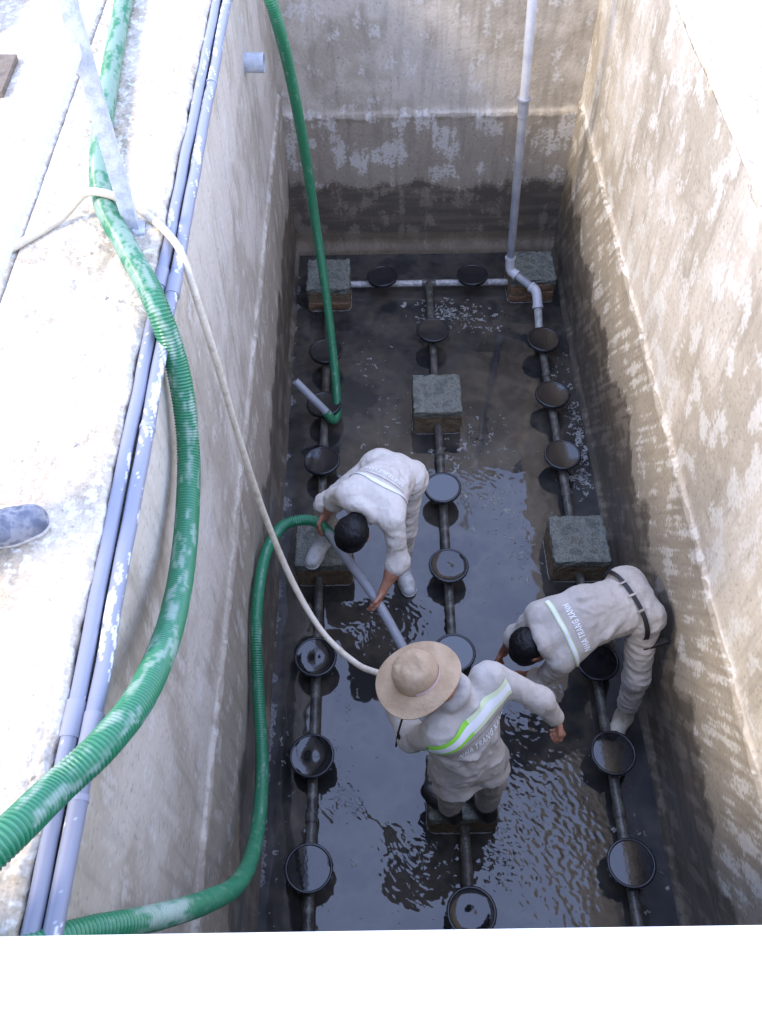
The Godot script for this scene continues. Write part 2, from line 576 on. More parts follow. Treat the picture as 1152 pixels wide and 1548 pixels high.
func make_materials() -> void:
	T_bump = bump_tex(512, 0.03, 7, 7.0, 6)
	# woven cloth
	var w := 128
	var im := Image.create(w, w, false, Image.FORMAT_RGBA8)
	for y in w:
		for x in w:
			var v := 0.5 + 0.25 * sin(TAU * x / 8.0) * (1.0 if (y / 4) % 2 == 0 else -1.0) + 0.2 * sin(TAU * y / 8.0)
			im.set_pixel(x, y, Color(v, v, v))
	im.bump_map_to_normal_map(3.0)
	im.generate_mipmaps()
	T_weave = ImageTexture.create_from_image(im)
	var rn := FastNoiseLite.new()
	rn.seed = 31
	rn.noise_type = FastNoiseLite.TYPE_SIMPLEX_SMOOTH
	rn.fractal_type = FastNoiseLite.FRACTAL_RIDGED
	rn.fractal_octaves = 2
	rn.frequency = 0.0045
	rn.domain_warp_enabled = true
	rn.domain_warp_amplitude = 45.0
	rn.domain_warp_frequency = 0.006
	var ri: Image = rn.get_seamless_image(512, 512)
	ri.convert(Image.FORMAT_RGBA8)
	ri.bump_map_to_normal_map(18.0)
	ri.generate_mipmaps()
	T_crumple = ImageTexture.create_from_image(ri)
	var cloth := func(a: Color, b: Color, sd: int) -> StandardMaterial3D:
		var m := mat(Color.WHITE, 0.95, 0.2)
		m.albedo_texture = mottled([a, b, a], 256, 0.01, sd, 0.35)
		m.uv1_triplanar = true; m.uv1_world_triplanar = true; m.uv1_scale = Vector3.ONE * 2.2
		m.normal_enabled = true
		m.normal_texture = T_crumple
		m.normal_scale = 0.75
		m.rim_enabled = true; m.rim = 0.25; m.rim_tint = 0.5
		return m
	M.shirt = cloth.call(srgb(189, 181, 171), srgb(180, 172, 162), 61)
	M.shirt_pale = cloth.call(srgb(216, 208, 197), srgb(206, 198, 187), 62)
	M.trousers = cloth.call(srgb(186, 179, 171), srgb(172, 165, 156), 63)
	M.trousers_dull = cloth.call(srgb(160, 151, 143), srgb(146, 137, 129), 64)
	M.dark_trousers = cloth.call(srgb(70, 74, 86), srgb(60, 63, 74), 65)
	M.skin = mottled_mat([srgb(150, 102, 78), srgb(168, 118, 93), srgb(182, 132, 108)], 0.5, 3.0, 66, 0.012, 0.25)
	M.skin.subsurf_scatter_enabled = true
	M.skin.subsurf_scatter_strength = 0.1
	M.skin_dark = mottled_mat([srgb(118, 76, 58), srgb(138, 92, 70), srgb(150, 100, 78)], 0.5, 3.0, 67, 0.012, 0.25)
	M.hair = mat(Color(0.005, 0.005, 0.006), 0.5, 0.4)
	bumped(M.hair, T_bump, 9.0, 0.5)
	M.eye = mat(Color(0.7, 0.68, 0.64), 0.2)
	M.white_boot = mottled_mat([srgb(205, 208, 208), srgb(224, 226, 226), srgb(170, 168, 160)], 0.32, 3.0, 68, 0.02, 0.15, 0.5)
	M.muddy_boot = mottled_mat([srgb(206, 199, 180), srgb(184, 174, 150), srgb(214, 209, 197)], 0.6, 4.0, 69, 0.03, 0.4, 0.5)
	M.black_boot = mottled_mat([srgb(24, 24, 27), srgb(38, 37, 38), srgb(52, 48, 44)], 0.4, 3.0, 70)
	M.belt = mat(Color(0.012, 0.011, 0.011), 0.5)
	M.metal = mat(Color(0.5, 0.5, 0.5), 0.35, 0.5, 0.9)
	M.tape = mat(Color(0.80, 0.80, 0.80), 0.35, 0.7)
	M.lime = mat(Color(0.30, 0.72, 0.06), 0.5)
	M.lime_pale = mat(Color(0.62, 0.72, 0.36), 0.5)
	M.lime_glare = mat(Color(0.66, 0.74, 0.46), 0.45, 0.6)  # same lime tape whitened: glare on its right half painted into the colour
	M.seam = mat(Color(0.27, 0.25, 0.23), 0.95)
	M.print = mat(Color(0.88, 0.88, 0.87), 0.5)
	M.hat = mottled_mat([srgb(160, 134, 104), srgb(174, 148, 118), srgb(182, 157, 128)], 0.95, 2.5, 71, 0.012, 0.4)
	M.ribbon = mat(Color(0.62, 0.46, 0.42), 0.85)
	M.rubber = mottled_mat([srgb(20, 21, 26), srgb(26, 27, 32), srgb(44, 42, 40), srgb(22, 23, 28)], 0.07, 2.4, 90, 0.02, 0.05, 0.6)
	M.rubber.metallic_specular = 0.6
	M.ring = mat(Color(0.012, 0.013, 0.018), 0.26, 0.55)
	M.puddle = mat(Color(0.006, 0.006, 0.008), 0.02, 1.0)
	M.pipe_wet = mottled_mat([srgb(52, 50, 47), srgb(78, 76, 70), srgb(112, 110, 102)], 0.3, 1.6, 72, 0.02, 0.35, 0.55)
	M.pipe_steel = mottled_mat([srgb(118, 118, 116), srgb(168, 168, 165), srgb(205, 205, 202)], 0.38, 2.2, 73, 0.03, 0.5, 0.6)
	M.pvc_v = vmat(0.38, 0.5)
	M.pvc_grey = mottled_mat([srgb(134, 137, 144), srgb(147, 150, 156), srgb(156, 158, 163)], 0.4, 2.0, 74, 0.012, 0.15)
	M.pvc_pale = mottled_mat([srgb(178, 180, 186), srgb(190, 192, 196), srgb(200, 201, 203)], 0.42, 2.0, 75, 0.012, 0.1)
	M.hose = vmat(0.33, 0.5)
	M.cream = mottled_mat([srgb(196, 184, 160), srgb(212, 202, 182), srgb(180, 166, 142)], 0.5, 3.0, 76, 0.02, 0.2, 0.4)
	M.galv = mottled_mat([srgb(160, 166, 176), srgb(182, 188, 197), srgb(196, 200, 206)], 0.5, 2.5, 77, 0.02, 0.2, 0.4)
	M.rail = mottled_mat([srgb(206, 208, 212), srgb(220, 221, 224), srgb(212, 213, 216)], 0.5, 2.5, 78, 0.02, 0.1, 0.3)
	M.block = mottled_mat([srgb(78, 82, 74), srgb(100, 104, 96), srgb(126, 128, 118), srgb(88, 86, 74)], 0.7, 1.7, 79, 0.018, 1.0, 0.6)
	M.block_front = mottled_mat([srgb(96, 79, 60), srgb(120, 100, 76), srgb(112, 103, 88)], 0.7, 2.0, 80, 0.018, 1.0, 0.6)
	M.brick = mottled_mat([srgb(104, 76, 56), srgb(124, 94, 68), srgb(118, 102, 80)], 0.85, 3.0, 81, 0.03, 1.0, 0.5)
	M.deck = deck_material()
	M.coping = mottled_mat([srgb(232, 231, 228), srgb(240, 239, 237), srgb(236, 234, 231)], 0.8, 0.6, 82, 0.01, 0.4)
	M.plank = mottled_mat([srgb(104, 92, 80), srgb(122, 110, 96), srgb(114, 101, 87)], 0.85, 1.5, 83, 0.02, 0.6)
	M.sack = mottled_mat([srgb(206, 208, 216), srgb(222, 223, 228), srgb(214, 216, 222)], 0.8, 1.5, 84, 0.012, 0.4)
	M.foam = mat(Color(0.30, 0.30, 0.28), 0.6, 0.4)
	M.scum = mottled_mat([srgb(60, 60, 58), srgb(98, 98, 96), srgb(146, 146, 146)], 0.35, 5.0, 85, 0.05, 1.6, 0.7)
	M.shoe = mottled_mat([srgb(70, 75, 90), srgb(90, 97, 114), srgb(160, 158, 156), srgb(80, 86, 102)], 0.55, 3.0, 86, 0.012, 0.25, 0.15)
	M.shoe_sole = mottled_mat([srgb(176, 170, 160), srgb(200, 195, 186), srgb(150, 144, 134)], 0.85, 6.0, 87, 0.03, 0.6, 0.5)
	M.earth = mottled_mat([srgb(150, 138, 118), srgb(168, 156, 136), srgb(180, 170, 152)], 0.95, 0.3, 88)
	# murky water
	var m := mat(Color.WHITE, 0.022, 0.58)
	m.albedo_texture = mottled([srgb(40, 40, 40), srgb(56, 54, 51), srgb(74, 69, 62), srgb(46, 46, 46)], 256, 0.012, 89, 0.2)
	m.uv1_triplanar = true; m.uv1_world_triplanar = true; m.uv1_scale = Vector3.ONE * 0.4
	M.water = m

# ------------------------------------------------------------------ setting
func build_setting() -> void:
	# ground round the tank
	var mb := MB.new()
	var rects := [[-60.0, -60.0, LEFT_X - 0.2, 60.0], [RIGHT_X + 0.2, -60.0, 60.0, 60.0], [LEFT_X - 0.2, -60.0, RIGHT_X + 0.2, BACK_Z - 0.3], [LEFT_X - 0.2, 2.4, RIGHT_X + 0.2, 60.0]]
	for r in rects:
		grid(mb, 12, 12, func(u, v): return [Vector3(lerpf(r[0], r[2], v), 2.80, lerpf(r[1], r[3], u)), Vector2(u, v)])
	tag(put(mb, "ground", M.earth), "pale dusty ground all round the sunken tank", "ground", "", "structure")
	# tank floor under the water
	mb = MB.new()
	rbox(mb, Transform3D(Basis(), Vector3((LEFT_X + RIGHT_X) * 0.5, -0.14, (BACK_Z + 0.2) * 0.5)), Vector3(3.0, 0.2, 7.4), 0.01, 4)
	tag(put(mb, "tank_floor", M.block), "dark concrete floor of the tank under the sludge", "floor", "", "structure")
	build_walls()
	build_water()
	build_deck()

func build_walls() -> void:
	var len_side := FRONT_Z - BACK_Z
	for k in 2:
		var rt := k == 1
		var top := 2.94 if rt else 3.09
		var x0 := RIGHT_X if rt else LEFT_X
		var sg := -1.0 if rt else 1.0
		var ridge := 1.42 if rt else 1.5
		var mt := wall_material("side_b" if rt else "side_a", len_side, top, 300 if rt else 200)
		var mb := MB.new()
		var f := func(u, v):
			var y: float = top * u
			var z: float = lerpf(BACK_Z, FRONT_Z, v)
			var o := 0.007 * nz.get_noise_3d(x0 * 50, y * 22, z * 22) + 0.0016 * nz.get_noise_3d(x0 * 50, y * 170, z * 170)
			var rl := ridge + 0.02 * nz.get_noise_2d(z * 40.0, k * 70.0)
			o += 0.022 * (1.0 - sstep(rl - 0.012, rl + 0.012, y))
			o += 0.007 * exp(-pow((y - rl) / 0.03, 2.0)) * (0.5 + nz.get_noise_2d(z * 90.0, 33.0))
			o += 0.03 * (1.0 - sstep(0.0, 0.09, y))
			return [Vector3(x0 + sg * o, y, z), Vector2(v, 1.0 - u)]
		if rt: grid(mb, 190, 300, func(u, v): return f.call(1.0 - u, v))
		else: grid(mb, 190, 300, f)
		tag(put(mb, "tank_wall", mt), "cream concrete tank wall with streaked white lime scale" if rt else "grey stained concrete tank wall below two lavender pipes", "wall")
		# body behind the face
		var bd := MB.new()
		rbox(bd, Transform3D(Basis(), Vector3(x0 - sg * 0.135, top * 0.5 - 0.006, (BACK_Z + FRONT_Z) * 0.5)), Vector3(0.24, top - 0.004, len_side - 0.02), 0.004, 2)
		put(bd, "core", M.block, get_child(get_child_count() - 1))
	# end wall
	var bh := 3.45
	var mb2 := MB.new()
	var bm := wall_material("back", RIGHT_X - LEFT_X, bh, 400)
	grid(mb2, 180, 140, func(u, v):
		var y: float = bh * (1.0 - u)
		var x: float = lerpf(LEFT_X - 0.02, RIGHT_X + 0.02, v)
		var o := 0.007 * nz.get_noise_3d(x * 22, y * 22, 7) + 0.0016 * nz.get_noise_3d(x * 170, y * 170, 9)
		var rl := 1.33 + 0.02 * nz.get_noise_2d(x * 40.0, 5.0)
		o += 0.03 * (1.0 - sstep(rl - 0.012, rl + 0.012, y))
		o += 0.02 * exp(-pow((y - rl) / 0.025, 2.0)) * (0.5 + nz.get_noise_2d(x * 90.0, 3.0))
		o += 0.05 * (1.0 - sstep(0.0, 0.13, y))
		return [Vector3(x, y, BACK_Z + o), Vector2(v, u)])
	for i in mb2.ix.size() / 3:
		var t := mb2.ix[i * 3 + 1]; mb2.ix[i * 3 + 1] = mb2.ix[i * 3 + 2]; mb2.ix[i * 3 + 2] = t
	mb2.normals()
	if mb2.n[10].z < 0.0:
		for i in mb2.ix.size() / 3:
			var t := mb2.ix[i * 3 + 1]; mb2.ix[i * 3 + 1] = mb2.ix[i * 3 + 2]; mb2.ix[i * 3 + 2] = t
		mb2.normals()
	var bw := put(mb2, "tank_wall", bm)
	tag(bw, "end wall of the tank with tide marks behind the downpipe", "wall")
	var bd2 := MB.new()
	rbox(bd2, Transform3D(Basis(), Vector3((LEFT_X + RIGHT_X) * 0.5, bh * 0.5 - 0.005, BACK_Z - 0.14)), Vector3(RIGHT_X - LEFT_X + 0.5, bh - 0.003, 0.24), 0.004, 2)
	put(bd2, "core", M.block, bw)
	var fw := MB.new()
	rbox(fw, Transform3D(Basis(), Vector3((LEFT_X + RIGHT_X) * 0.5, 1.712, FRONT_Z + 0.12)), Vector3(RIGHT_X - LEFT_X + 0.3, 3.424, 0.24), 0.01, 4)
	tag(put(fw, "tank_wall", M.block), "plain tank wall under the white platform", "wall")

func ripple(x: float, z: float) -> float:
	# wavelets where boots and hands stir the water
	var h := 0.0
	for s in [[0.72, -1.62, 0.36, 1.0], [1.0, -1.42, 0.30, 1.0], [0.08, -2.82, 0.24, 0.9], [0.45, -2.75, 0.22, 0.5], [0.9, -2.1, 0.25, 0.8], [-0.30, -1.65, 0.14, 0.6], [0.22, -1.32, 0.2, 0.7], [-0.36, -1.2, 0.15, 0.4], [0.72, -3.95, 0.16, 0.4], [0.75, -1.15, 0.25, 0.7]]:
		var d2: float = (x - s[0]) * (x - s[0]) + (z - s[1]) * (z - s[1])
		var e: float = exp(-d2 / (s[2] * s[2])) * s[3]
		if e < 0.01: continue
		var d := sqrt(d2)
		var wob := nz.get_noise_2d(x * 120.0, z * 120.0)
		h += e * (0.0019 * sin(d * 78.0 + wob * 6.0) + 0.0020 * nz.get_noise_2d(x * 300.0 + 40.0, z * 230.0) + 0.0003 * nf.get_noise_2d(x * 700.0, z * 700.0))
	h += 0.0005 * nz.get_noise_2d(x * 60.0, z * 60.0)
	return h

func build_water() -> void:
	var mb := MB.new()
	grid(mb, 560, 210, func(u, v):
		var x := lerpf(LEFT_X - 0.01, RIGHT_X + 0.01, v)
		var z := lerpf(BACK_Z - 0.01, FRONT_Z, u)
		return [Vector3(x, ripple(x, z), z), Vector2(u, v)])
	tag(put(mb, "water", M.water), "black murky shallow water covering the tank floor", "water", "", "structure")
	# scum strip along the foot of the wall
	var sc := MB.new()
	for k in 2:
		var x0 := LEFT_X + 0.015 if k == 0 else RIGHT_X - 0.02
		var sg := 1.0 if k == 0 else -1.0
		grid(sc, 420, 8, func(u, v):
			var z := lerpf(-6.6, -0.4, u)
			var wd := (0.075 if k == 0 else 0.03) * (0.55 + 0.9 * nz.get_noise_2d(z * 45.0, 7.0 + k * 50.0) + 0.35 * nz.get_noise_2d(z * 260.0, 3.0))
			wd = maxf(wd, 0.004)
			var q: float = v if k == 0 else 1.0 - v
			var x := x0 + sg * wd * q
			var y := -0.002 + 0.014 * (1.0 - q) + 0.006 * nz.get_noise_2d(x * 500.0, z * 500.0)
			return [Vector3(x, y, z), Vector2(u, v)])
	tag(put(sc, "sludge", M.scum), "grey crust of dried sludge along the foot of the walls", "sludge", "", "stuff")

func build_deck() -> void:
	# walkway beside the tank
	var xs := PackedFloat32Array()
	for i in 75: xs.append(-2.3 + 1.47 * i / 74.0)
	var mb := MB.new()
	var slab := func(za: float, zb: float, nzs: int, far: bool) -> void:
		grid(mb, nzs, 110, func(u, v):
			var z := lerpf(za, zb, u)
			var e: float = -1.364 if far else -0.829 + 0.011 * nz.get_noise_2d(z * 31.0, 1.0) + 0.005 * nz.get_noise_2d(z * 130.0, 2.0)
			var x: float
			var y := DECK_Y
			if not far: 
				if v < 0.93: v = 0.1 + v / 0.93 * 0.83
			if v < 0.1: x = lerpf(-14.0, -2.3, v / 0.1)
			elif v < 0.93:
				var t: float = (v - 0.1) / 0.83
				x = lerpf(-2.3 if far else -1.357, e, 1.0 - (1.0 - t) * (1.0 - t * 0.25))
				var de := e - x
				y += 0.0025 * nz.get_noise_2d(x * 60.0, z * 60.0) + 0.0012 * nz.get_noise_2d(x * 330.0, z * 330.0)
				# ragged mortar lip
				if not far: y += exp(-pow((de - 0.03) / 0.035, 2.0)) * (0.004 + 0.007 * nz.get_noise_2d(x * 150.0, z * 60.0) + 0.005 * nf.get_noise_2d(x * 500.0, z * 380.0))
				y -= 0.012 * exp(-pow(de / 0.012, 2.0))
			else:
				var t: float = (v - 0.93) / 0.07
				x = e + 0.012 * nz.get_noise_2d(t * 40.0 + 90.0, z * 200.0) * t
				y = DECK_Y - 0.012 - 0.12 * t
			return [Vector3(x, y, z), Vector2(x, z)])
	slab.call(-6.0, -0.2, 420, false)
	slab.call(-6.0, 1.5, 120, true)
	slab.call(-16.0, -6.0, 10, true)
	tag(put(mb, "walkway", M.deck), "pale sunlit concrete walkway with a ragged edge", "walkway", "", "structure")
	# deck on the other side
	mb = MB.new()
	grid(mb, 200, 24, func(u, v):
		var z := lerpf(-14.0, -0.2, u)
		var e := RIGHT_X + 0.004 + 0.012 * nz.get_noise_2d(z * 50.0, 11.0) + 0.006 * nz.get_noise_2d(z * 260.0, 12.0)
		var x: float
		var y := 2.955
		if v < 0.12:
			x = e; y = lerpf(2.90, 2.945, v / 0.12)
		elif v < 0.2:
			x = e + 0.015 * (v - 0.12) / 0.08; y = lerpf(2.945, 2.955, (v - 0.12) / 0.08)
		else: x = e + 0.015 + pow((v - 0.2) / 0.8, 2.0) * 10.0
		return [Vector3(x, y, z), Vector2(x, z)])
	tag(put(mb, "pavement", M.deck), "bright concrete deck above the cream tank wall", "pavement", "", "structure")
	mb = MB.new()
	rbox(mb, Transform3D(Basis(), Vector3(0.5, 3.49, 1.0)), Vector3(14.0, 0.12, 2.624), 0.012, 24, 0.002)
	tag(put(mb, "platform", M.coping), "white sunlit concrete platform across the end of the tank", "platform")
# ------------------------------------------------------------------ things in the tank
func make_diffuser(kind: int) -> Node3D:
	var o := Node3D.new()
	var mb := MB.new()
	# saddle and stem
	lathe_at(mb, Transform3D(), [Vector2(0.0, 0.012), Vector2(0.04, 0.012), Vector2(0.042, 0.04), Vector2(0.03, 0.046), Vector2(0.03, 0.062)], 20)
	put(mb, "stem", M.ring, o)
	mb = MB.new()
	lathe_at(mb, Transform3D(), [Vector2(0.0, 0.055), Vector2(0.06, 0.057), Vector2(0.118, 0.068), Vector2(0.126, 0.074), Vector2(0.122, 0.078)], 40)
	put(mb, "base_plate", M.ring, o)
	mb = MB.new()
	lathe_at(mb, Transform3D(), [Vector2(0.112, 0.060), Vector2(0.126, 0.056), Vector2(0.130, 0.060), Vector2(0.130, 0.071), Vector2(0.1345, 0.0725), Vector2(0.1355, 0.077), Vector2(0.1355, 0.087), Vector2(0.132, 0.0925), Vector2(0.124, 0.0935), Vector2(0.119, 0.0905), Vector2(0.117, 0.085)], 56)
	for j in 12:
		var a := TAU * j / 12.0
		rbox(mb, Transform3D(Basis(Vector3.UP, -a), Vector3(cos(a) * 0.136, 0.082, sin(a) * 0.136)), Vector3(0.006, 0.011, 0.010), 0.002, 2)
	put(mb, "retaining_ring", M.ring, o)
	mb = MB.new()
	var sag: float = [0.009, 0.0035, -0.007, 0.013][kind]
	var prof := []
	for i in 31:
		var t := 1.0 - i / 30.0
		var y := 0.0885 - sag * (1.0 - t * t)
		if kind == 3: y = 0.0885 - sag * (1.0 - pow(t, 4.0)) + 0.006 * exp(-pow(t / 0.28, 2.0))
		prof.append(Vector2(0.1185 * t, y))
	lathe_at(mb, Transform3D(), prof, 56)
	put(mb, "membrane", M.rubber, o)
	if kind == 1:
		mb = MB.new()
		lathe_at(mb, Transform3D(), [Vector2(0.1165, 0.0884), Vector2(0.06, 0.0885), Vector2(0.0, 0.0885)], 48)
		put(mb, "rain_water", M.puddle, o)
	return o

func build_pipework() -> void:
	var names := ["pipe along the wall with the lavender pipes", "pipe down the middle of the tank", "pipe along the cream wall"]
	var spans := [[-5.94, -0.35], [-6.17, -0.35], [-5.53, -0.35]]
	for k in 3:
		var x: float = PIPE_X[k]
		var o := root_at("air_pipe", Vector3(x, PIPE_Y, -3.2), "dark wet air " + names[k], "pipe", "air pipes on the tank floor")
		var mb := MB.new()
		rod(mb, Vector3(x, PIPE_Y, spans[k][0]), Vector3(x, PIPE_Y, spans[k][1]), 0.031, 20)
		put(shift(mb, o.position), "tube", M.pipe_wet, o)
		for z in ([-4.35, -2.85, -1.55] if k == 0 else ([-5.78, -4.25, -2.0] if k == 1 else [-5.05, -3.85, -1.55])):
			mb = MB.new()
			rod(mb, Vector3(x, PIPE_Y, z - 0.035), Vector3(x, PIPE_Y, z + 0.035), 0.036, 20)
			put(shift(mb, o.position), "coupling", M.pipe_wet, o)
	var c := root_at("air_pipe", Vector3(0.44, PIPE_Y, -6.192), "pale worn cross pipe joining the two corner blocks", "pipe", "air pipes on the tank floor")
	var cb := MB.new()
	rod(cb, Vector3(-0.26, PIPE_Y, -6.192), Vector3(1.16, PIPE_Y, -6.192), 0.0285, 20)
	put(shift(cb, c.position), "tube", M.pipe_steel, c)
	cb = MB.new()
	rod(cb, Vector3(0.385, PIPE_Y, -6.192), Vector3(0.505, PIPE_Y, -6.192), 0.036, 20)
	rod(cb, Vector3(0.446, PIPE_Y, -6.192), Vector3(0.446, PIPE_Y, -6.11), 0.036, 20)
	put(shift(cb, c.position), "tee_joint", M.pipe_wet, c)
	# diffusers
	var protos := [make_diffuser(0), make_diffuser(1), make_diffuser(2), make_diffuser(3)]
	var ord := ["first", "second", "third", "fourth", "fifth", "sixth"]
	var rows := [
		[-0.436, [-5.278, -4.688, -4.127, -2.533, -1.884, -1.249], [0, 0, 0, 3, 3, 2], "on the pipe by the lavender-piped wall"],
		[0.446, [-5.506, -3.864, -3.198, -2.542, -1.005], [0, 1, 3, 1, 3], "on the middle pipe"],
		[1.35, [-5.376, -4.762, -4.155, -2.471, -1.876, -1.247], [0, 0, 0, 0, 2, 2], "on the pipe by the cream wall"]]
	for r in rows:
		for i in r[1].size():
			place_diffuser(protos[r[2][i]], Vector3(r[0], PIPE_Y, r[1][i]), "black rubber disc diffuser, %s from the cross pipe %s" % [ord[i], r[3]])
	place_diffuser(protos[0], Vector3(0.04, PIPE_Y, -6.192), "black rubber disc diffuser on the cross pipe beside the green-hose corner")
	place_diffuser(protos[0], Vector3(0.83, PIPE_Y, -6.192), "black rubber disc diffuser on the cross pipe beside the downpipe")
	for p in protos: p.free()

func place_diffuser(proto: Node3D, at: Vector3, label: String) -> void:
	var o: Node3D = proto.duplicate()
	o.name = numbered("disc_diffuser")
	add_child(o)
	o.position = at
	o.rotation = Vector3(rng.randf_range(-0.055, 0.055), rng.randf_range(0, TAU), rng.randf_range(-0.055, 0.055))
	tag(o, label, "air diffuser", "disc diffusers on the air pipes")

func build_blocks() -> void:
	var list := [
		[-0.43, -6.13, 0.37, 0.38, 0.25, "concrete block in the corner behind the hanging green hose"],
		[1.335, -6.20, 0.39, 0.38, 0.25, "brick-fronted concrete block at the foot of the grey downpipe"],
		[0.44, -4.71, 0.37, 0.39, 0.25, "square concrete block on the middle pipe with nobody on it"],
		[1.345, -3.345, 0.38, 0.38, 0.25, "green-grey concrete block behind the man bent towards the wall"],
		[-0.40, -3.345, 0.38, 0.38, 0.25, "wet concrete block under a white boot"],
		[0.435, -1.66, 0.39, 0.38, 0.25, "dark concrete block under the boots of the man in the hat"]]
	for i in list.size():
		var b: Array = list[i]
		var o := root_at("concrete_block", Vector3(b[0], 0, b[1]), b[5], "block", "concrete blocks carrying the air pipes")
		var mb := MB.new()
		rbox(mb, Transform3D(Basis(), Vector3(0, b[4] * 0.5 + 0.09, 0)), Vector3(b[2], b[4] - 0.18, b[3]), 0.012, 18, 0.011, Color.WHITE, i)
		put(mb, "cap", M.block, o)
		mb = MB.new()
		rbox(mb, Transform3D(Basis(), Vector3(0, 0.065, 0)), Vector3(b[2] - 0.004, 0.25, b[3] - 0.004), 0.010, 18, 0.011, Color.WHITE, i + 9)
		put(mb, "body", M.block_front, o)
		if i == 1 or i == 0:
			var spots := [[0.06, 0.165, 0.19], [0.135, 0.085, 0.10], [-0.12, 0.045, 0.16], [0.03, 0.055, 0.11], [-0.13, 0.13, 0.11]] if i == 1 else [[-0.10, 0.06, 0.15], [0.08, 0.06, 0.17]]
			for s in spots:
				mb = MB.new()
				rbox(mb, Transform3D(Basis(Vector3.BACK, rng.randf_range(-0.03, 0.03)), Vector3(s[0], s[1], b[3] * 0.5)), Vector3(s[2], 0.058, 0.02), 0.006, 6, 0.006, Color.WHITE, s[0] * 10)
				put(mb, "brick", M.brick, o)
		# line of froth where the water meets the block
		mb = MB.new()
		var pts := PackedVector3Array()
		var hx: float = b[2] * 0.5 + 0.006
		var hz: float = b[3] * 0.5 + 0.006
		for j in 97:
			var a := TAU * j / 96.0
			var q := Vector2(cos(a), sin(a))
			q /= pow(pow(absf(q.x), 10.0) + pow(absf(q.y), 10.0), 0.1)
			pts.append(Vector3(q.x * hx + 0.004 * nz.get_noise_2d(j * 9.0, i * 50.0), 0.001, q.y * hz + 0.004 * nz.get_noise_2d(j * 9.0, i * 50.0 + 20.0)))
		tube(mb, pts, 6, func(s, _a): return [0.0015 + 0.0042 * maxf(0.0, 0.2 + nz.get_noise_2d(s * 260.0, i * 31.0)), Color.WHITE], false)
		put(mb, "froth_line", M.foam, o)

func build_downpipe() -> void:
	var top := Vector3(0.995, 3.62, -6.10)
	var low := Vector3(1.116, 0.40, -6.045)
	var a := Vector3(1.118, 0.345, -6.02)
	var b := Vector3(1.332, 0.28, -5.825)
	var d := Vector3(1.348, 0.090, -5.55)
	var o := root_at("downpipe", Vector3(1.12, 0.3, -6.03), "pale grey plastic downpipe standing in front of the end wall", "pipe")
	var joint := low.lerp(top, 0.435)
	var mb := MB.new()
	rod(mb, low, joint, 0.033, 24)
	put(shift(mb, o.position), "lower_pipe", M.pvc_grey, o)
	mb = MB.new()
	rod(mb, joint, top, 0.0325, 24)
	put(shift(mb, o.position), "upper_pipe", M.pvc_pale, o)
	var ax := (top - low).normalized()
	mb = MB.new()
	rod(mb, joint - ax * 0.10, joint + ax * 0.02, 0.040, 24)
	rod(mb, joint + ax * 0.02, joint + ax * 0.036, 0.046, 24)
	put(shift(mb, o.position), "coupling", M.pvc_grey, o)
	for e in [[low + ax * 0.06, a, a.lerp(b, 0.26)], [a.lerp(b, 0.78), b, b.lerp(d, 0.42)]]:
		mb = MB.new()
		tube(mb, spline([e[0], e[0].lerp(e[1], 0.7), e[1].lerp((e[0] + e[2]) * 0.5, 0.2), e[1].lerp(e[2], 0.3), e[2]], 0.012), 22, func(_s, _a): return [0.041, Color.WHITE])
		for q in 2:
			var pe: Vector3 = e[0] if q == 0 else e[2]
			var dr: Vector3 = (pe - e[1]).normalized()
			rod(mb, pe - dr * 0.018, pe + dr * 0.003, 0.0455, 22)
		put(shift(mb, o.position), "elbow", M.pvc_pale, o)
	mb = MB.new()
	rod(mb, a, b, 0.033, 22)
	put(shift(mb, o.position), "link_pipe", M.pvc_grey, o)
	mb = MB.new()
	rod(mb, b.lerp(d, 0.3), d, 0.033, 22)
	put(shift(mb, o.position), "foot_pipe", M.pipe_steel, o)

func hose_shape(rad: float, pitch: float, sd: float, dirt: float, band := Vector2(-1, -1)) -> Callable:
	return func(s: float, a: float) -> Array:
		var ph := s / pitch + a / TAU
		var rib := pow(0.5 + 0.5 * cos(ph * TAU), 2.0)
		var q := nz.get_noise_3d(cos(a) * 9.0, sin(a) * 9.0 + sd * 40.0, s * 55.0) + 0.6 * nz.get_noise_3d(cos(a) * 26.0, sin(a) * 26.0, s * 240.0 + sd * 9.0)
		var dusty := dirt + (0.45 * (1.0 - smoothstep(3.2, 4.6, s)) if sd == 1.0 else 0.0)  # walkway stretch paler: sun overexposure put into the colour, along with dust
		var t := clampf((q - 0.30 + dusty) * 2.6, 0.0, 1.0)
		if band.x >= 0.0: t = maxf(t, sstep(band.x, band.x + 0.1, s) * (1.0 - sstep(band.y - 0.1, band.y, s)) * clampf(0.85 + q * 1.5, 0.0, 1.0))
		var col := Color(0.007, 0.150, 0.062).lerp(Color(0.14, 0.36, 0.23), rib * 0.38)
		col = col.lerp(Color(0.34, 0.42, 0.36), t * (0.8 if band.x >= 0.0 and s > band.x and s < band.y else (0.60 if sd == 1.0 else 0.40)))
		return [rad - 0.0035 + 0.0042 * rib, col]

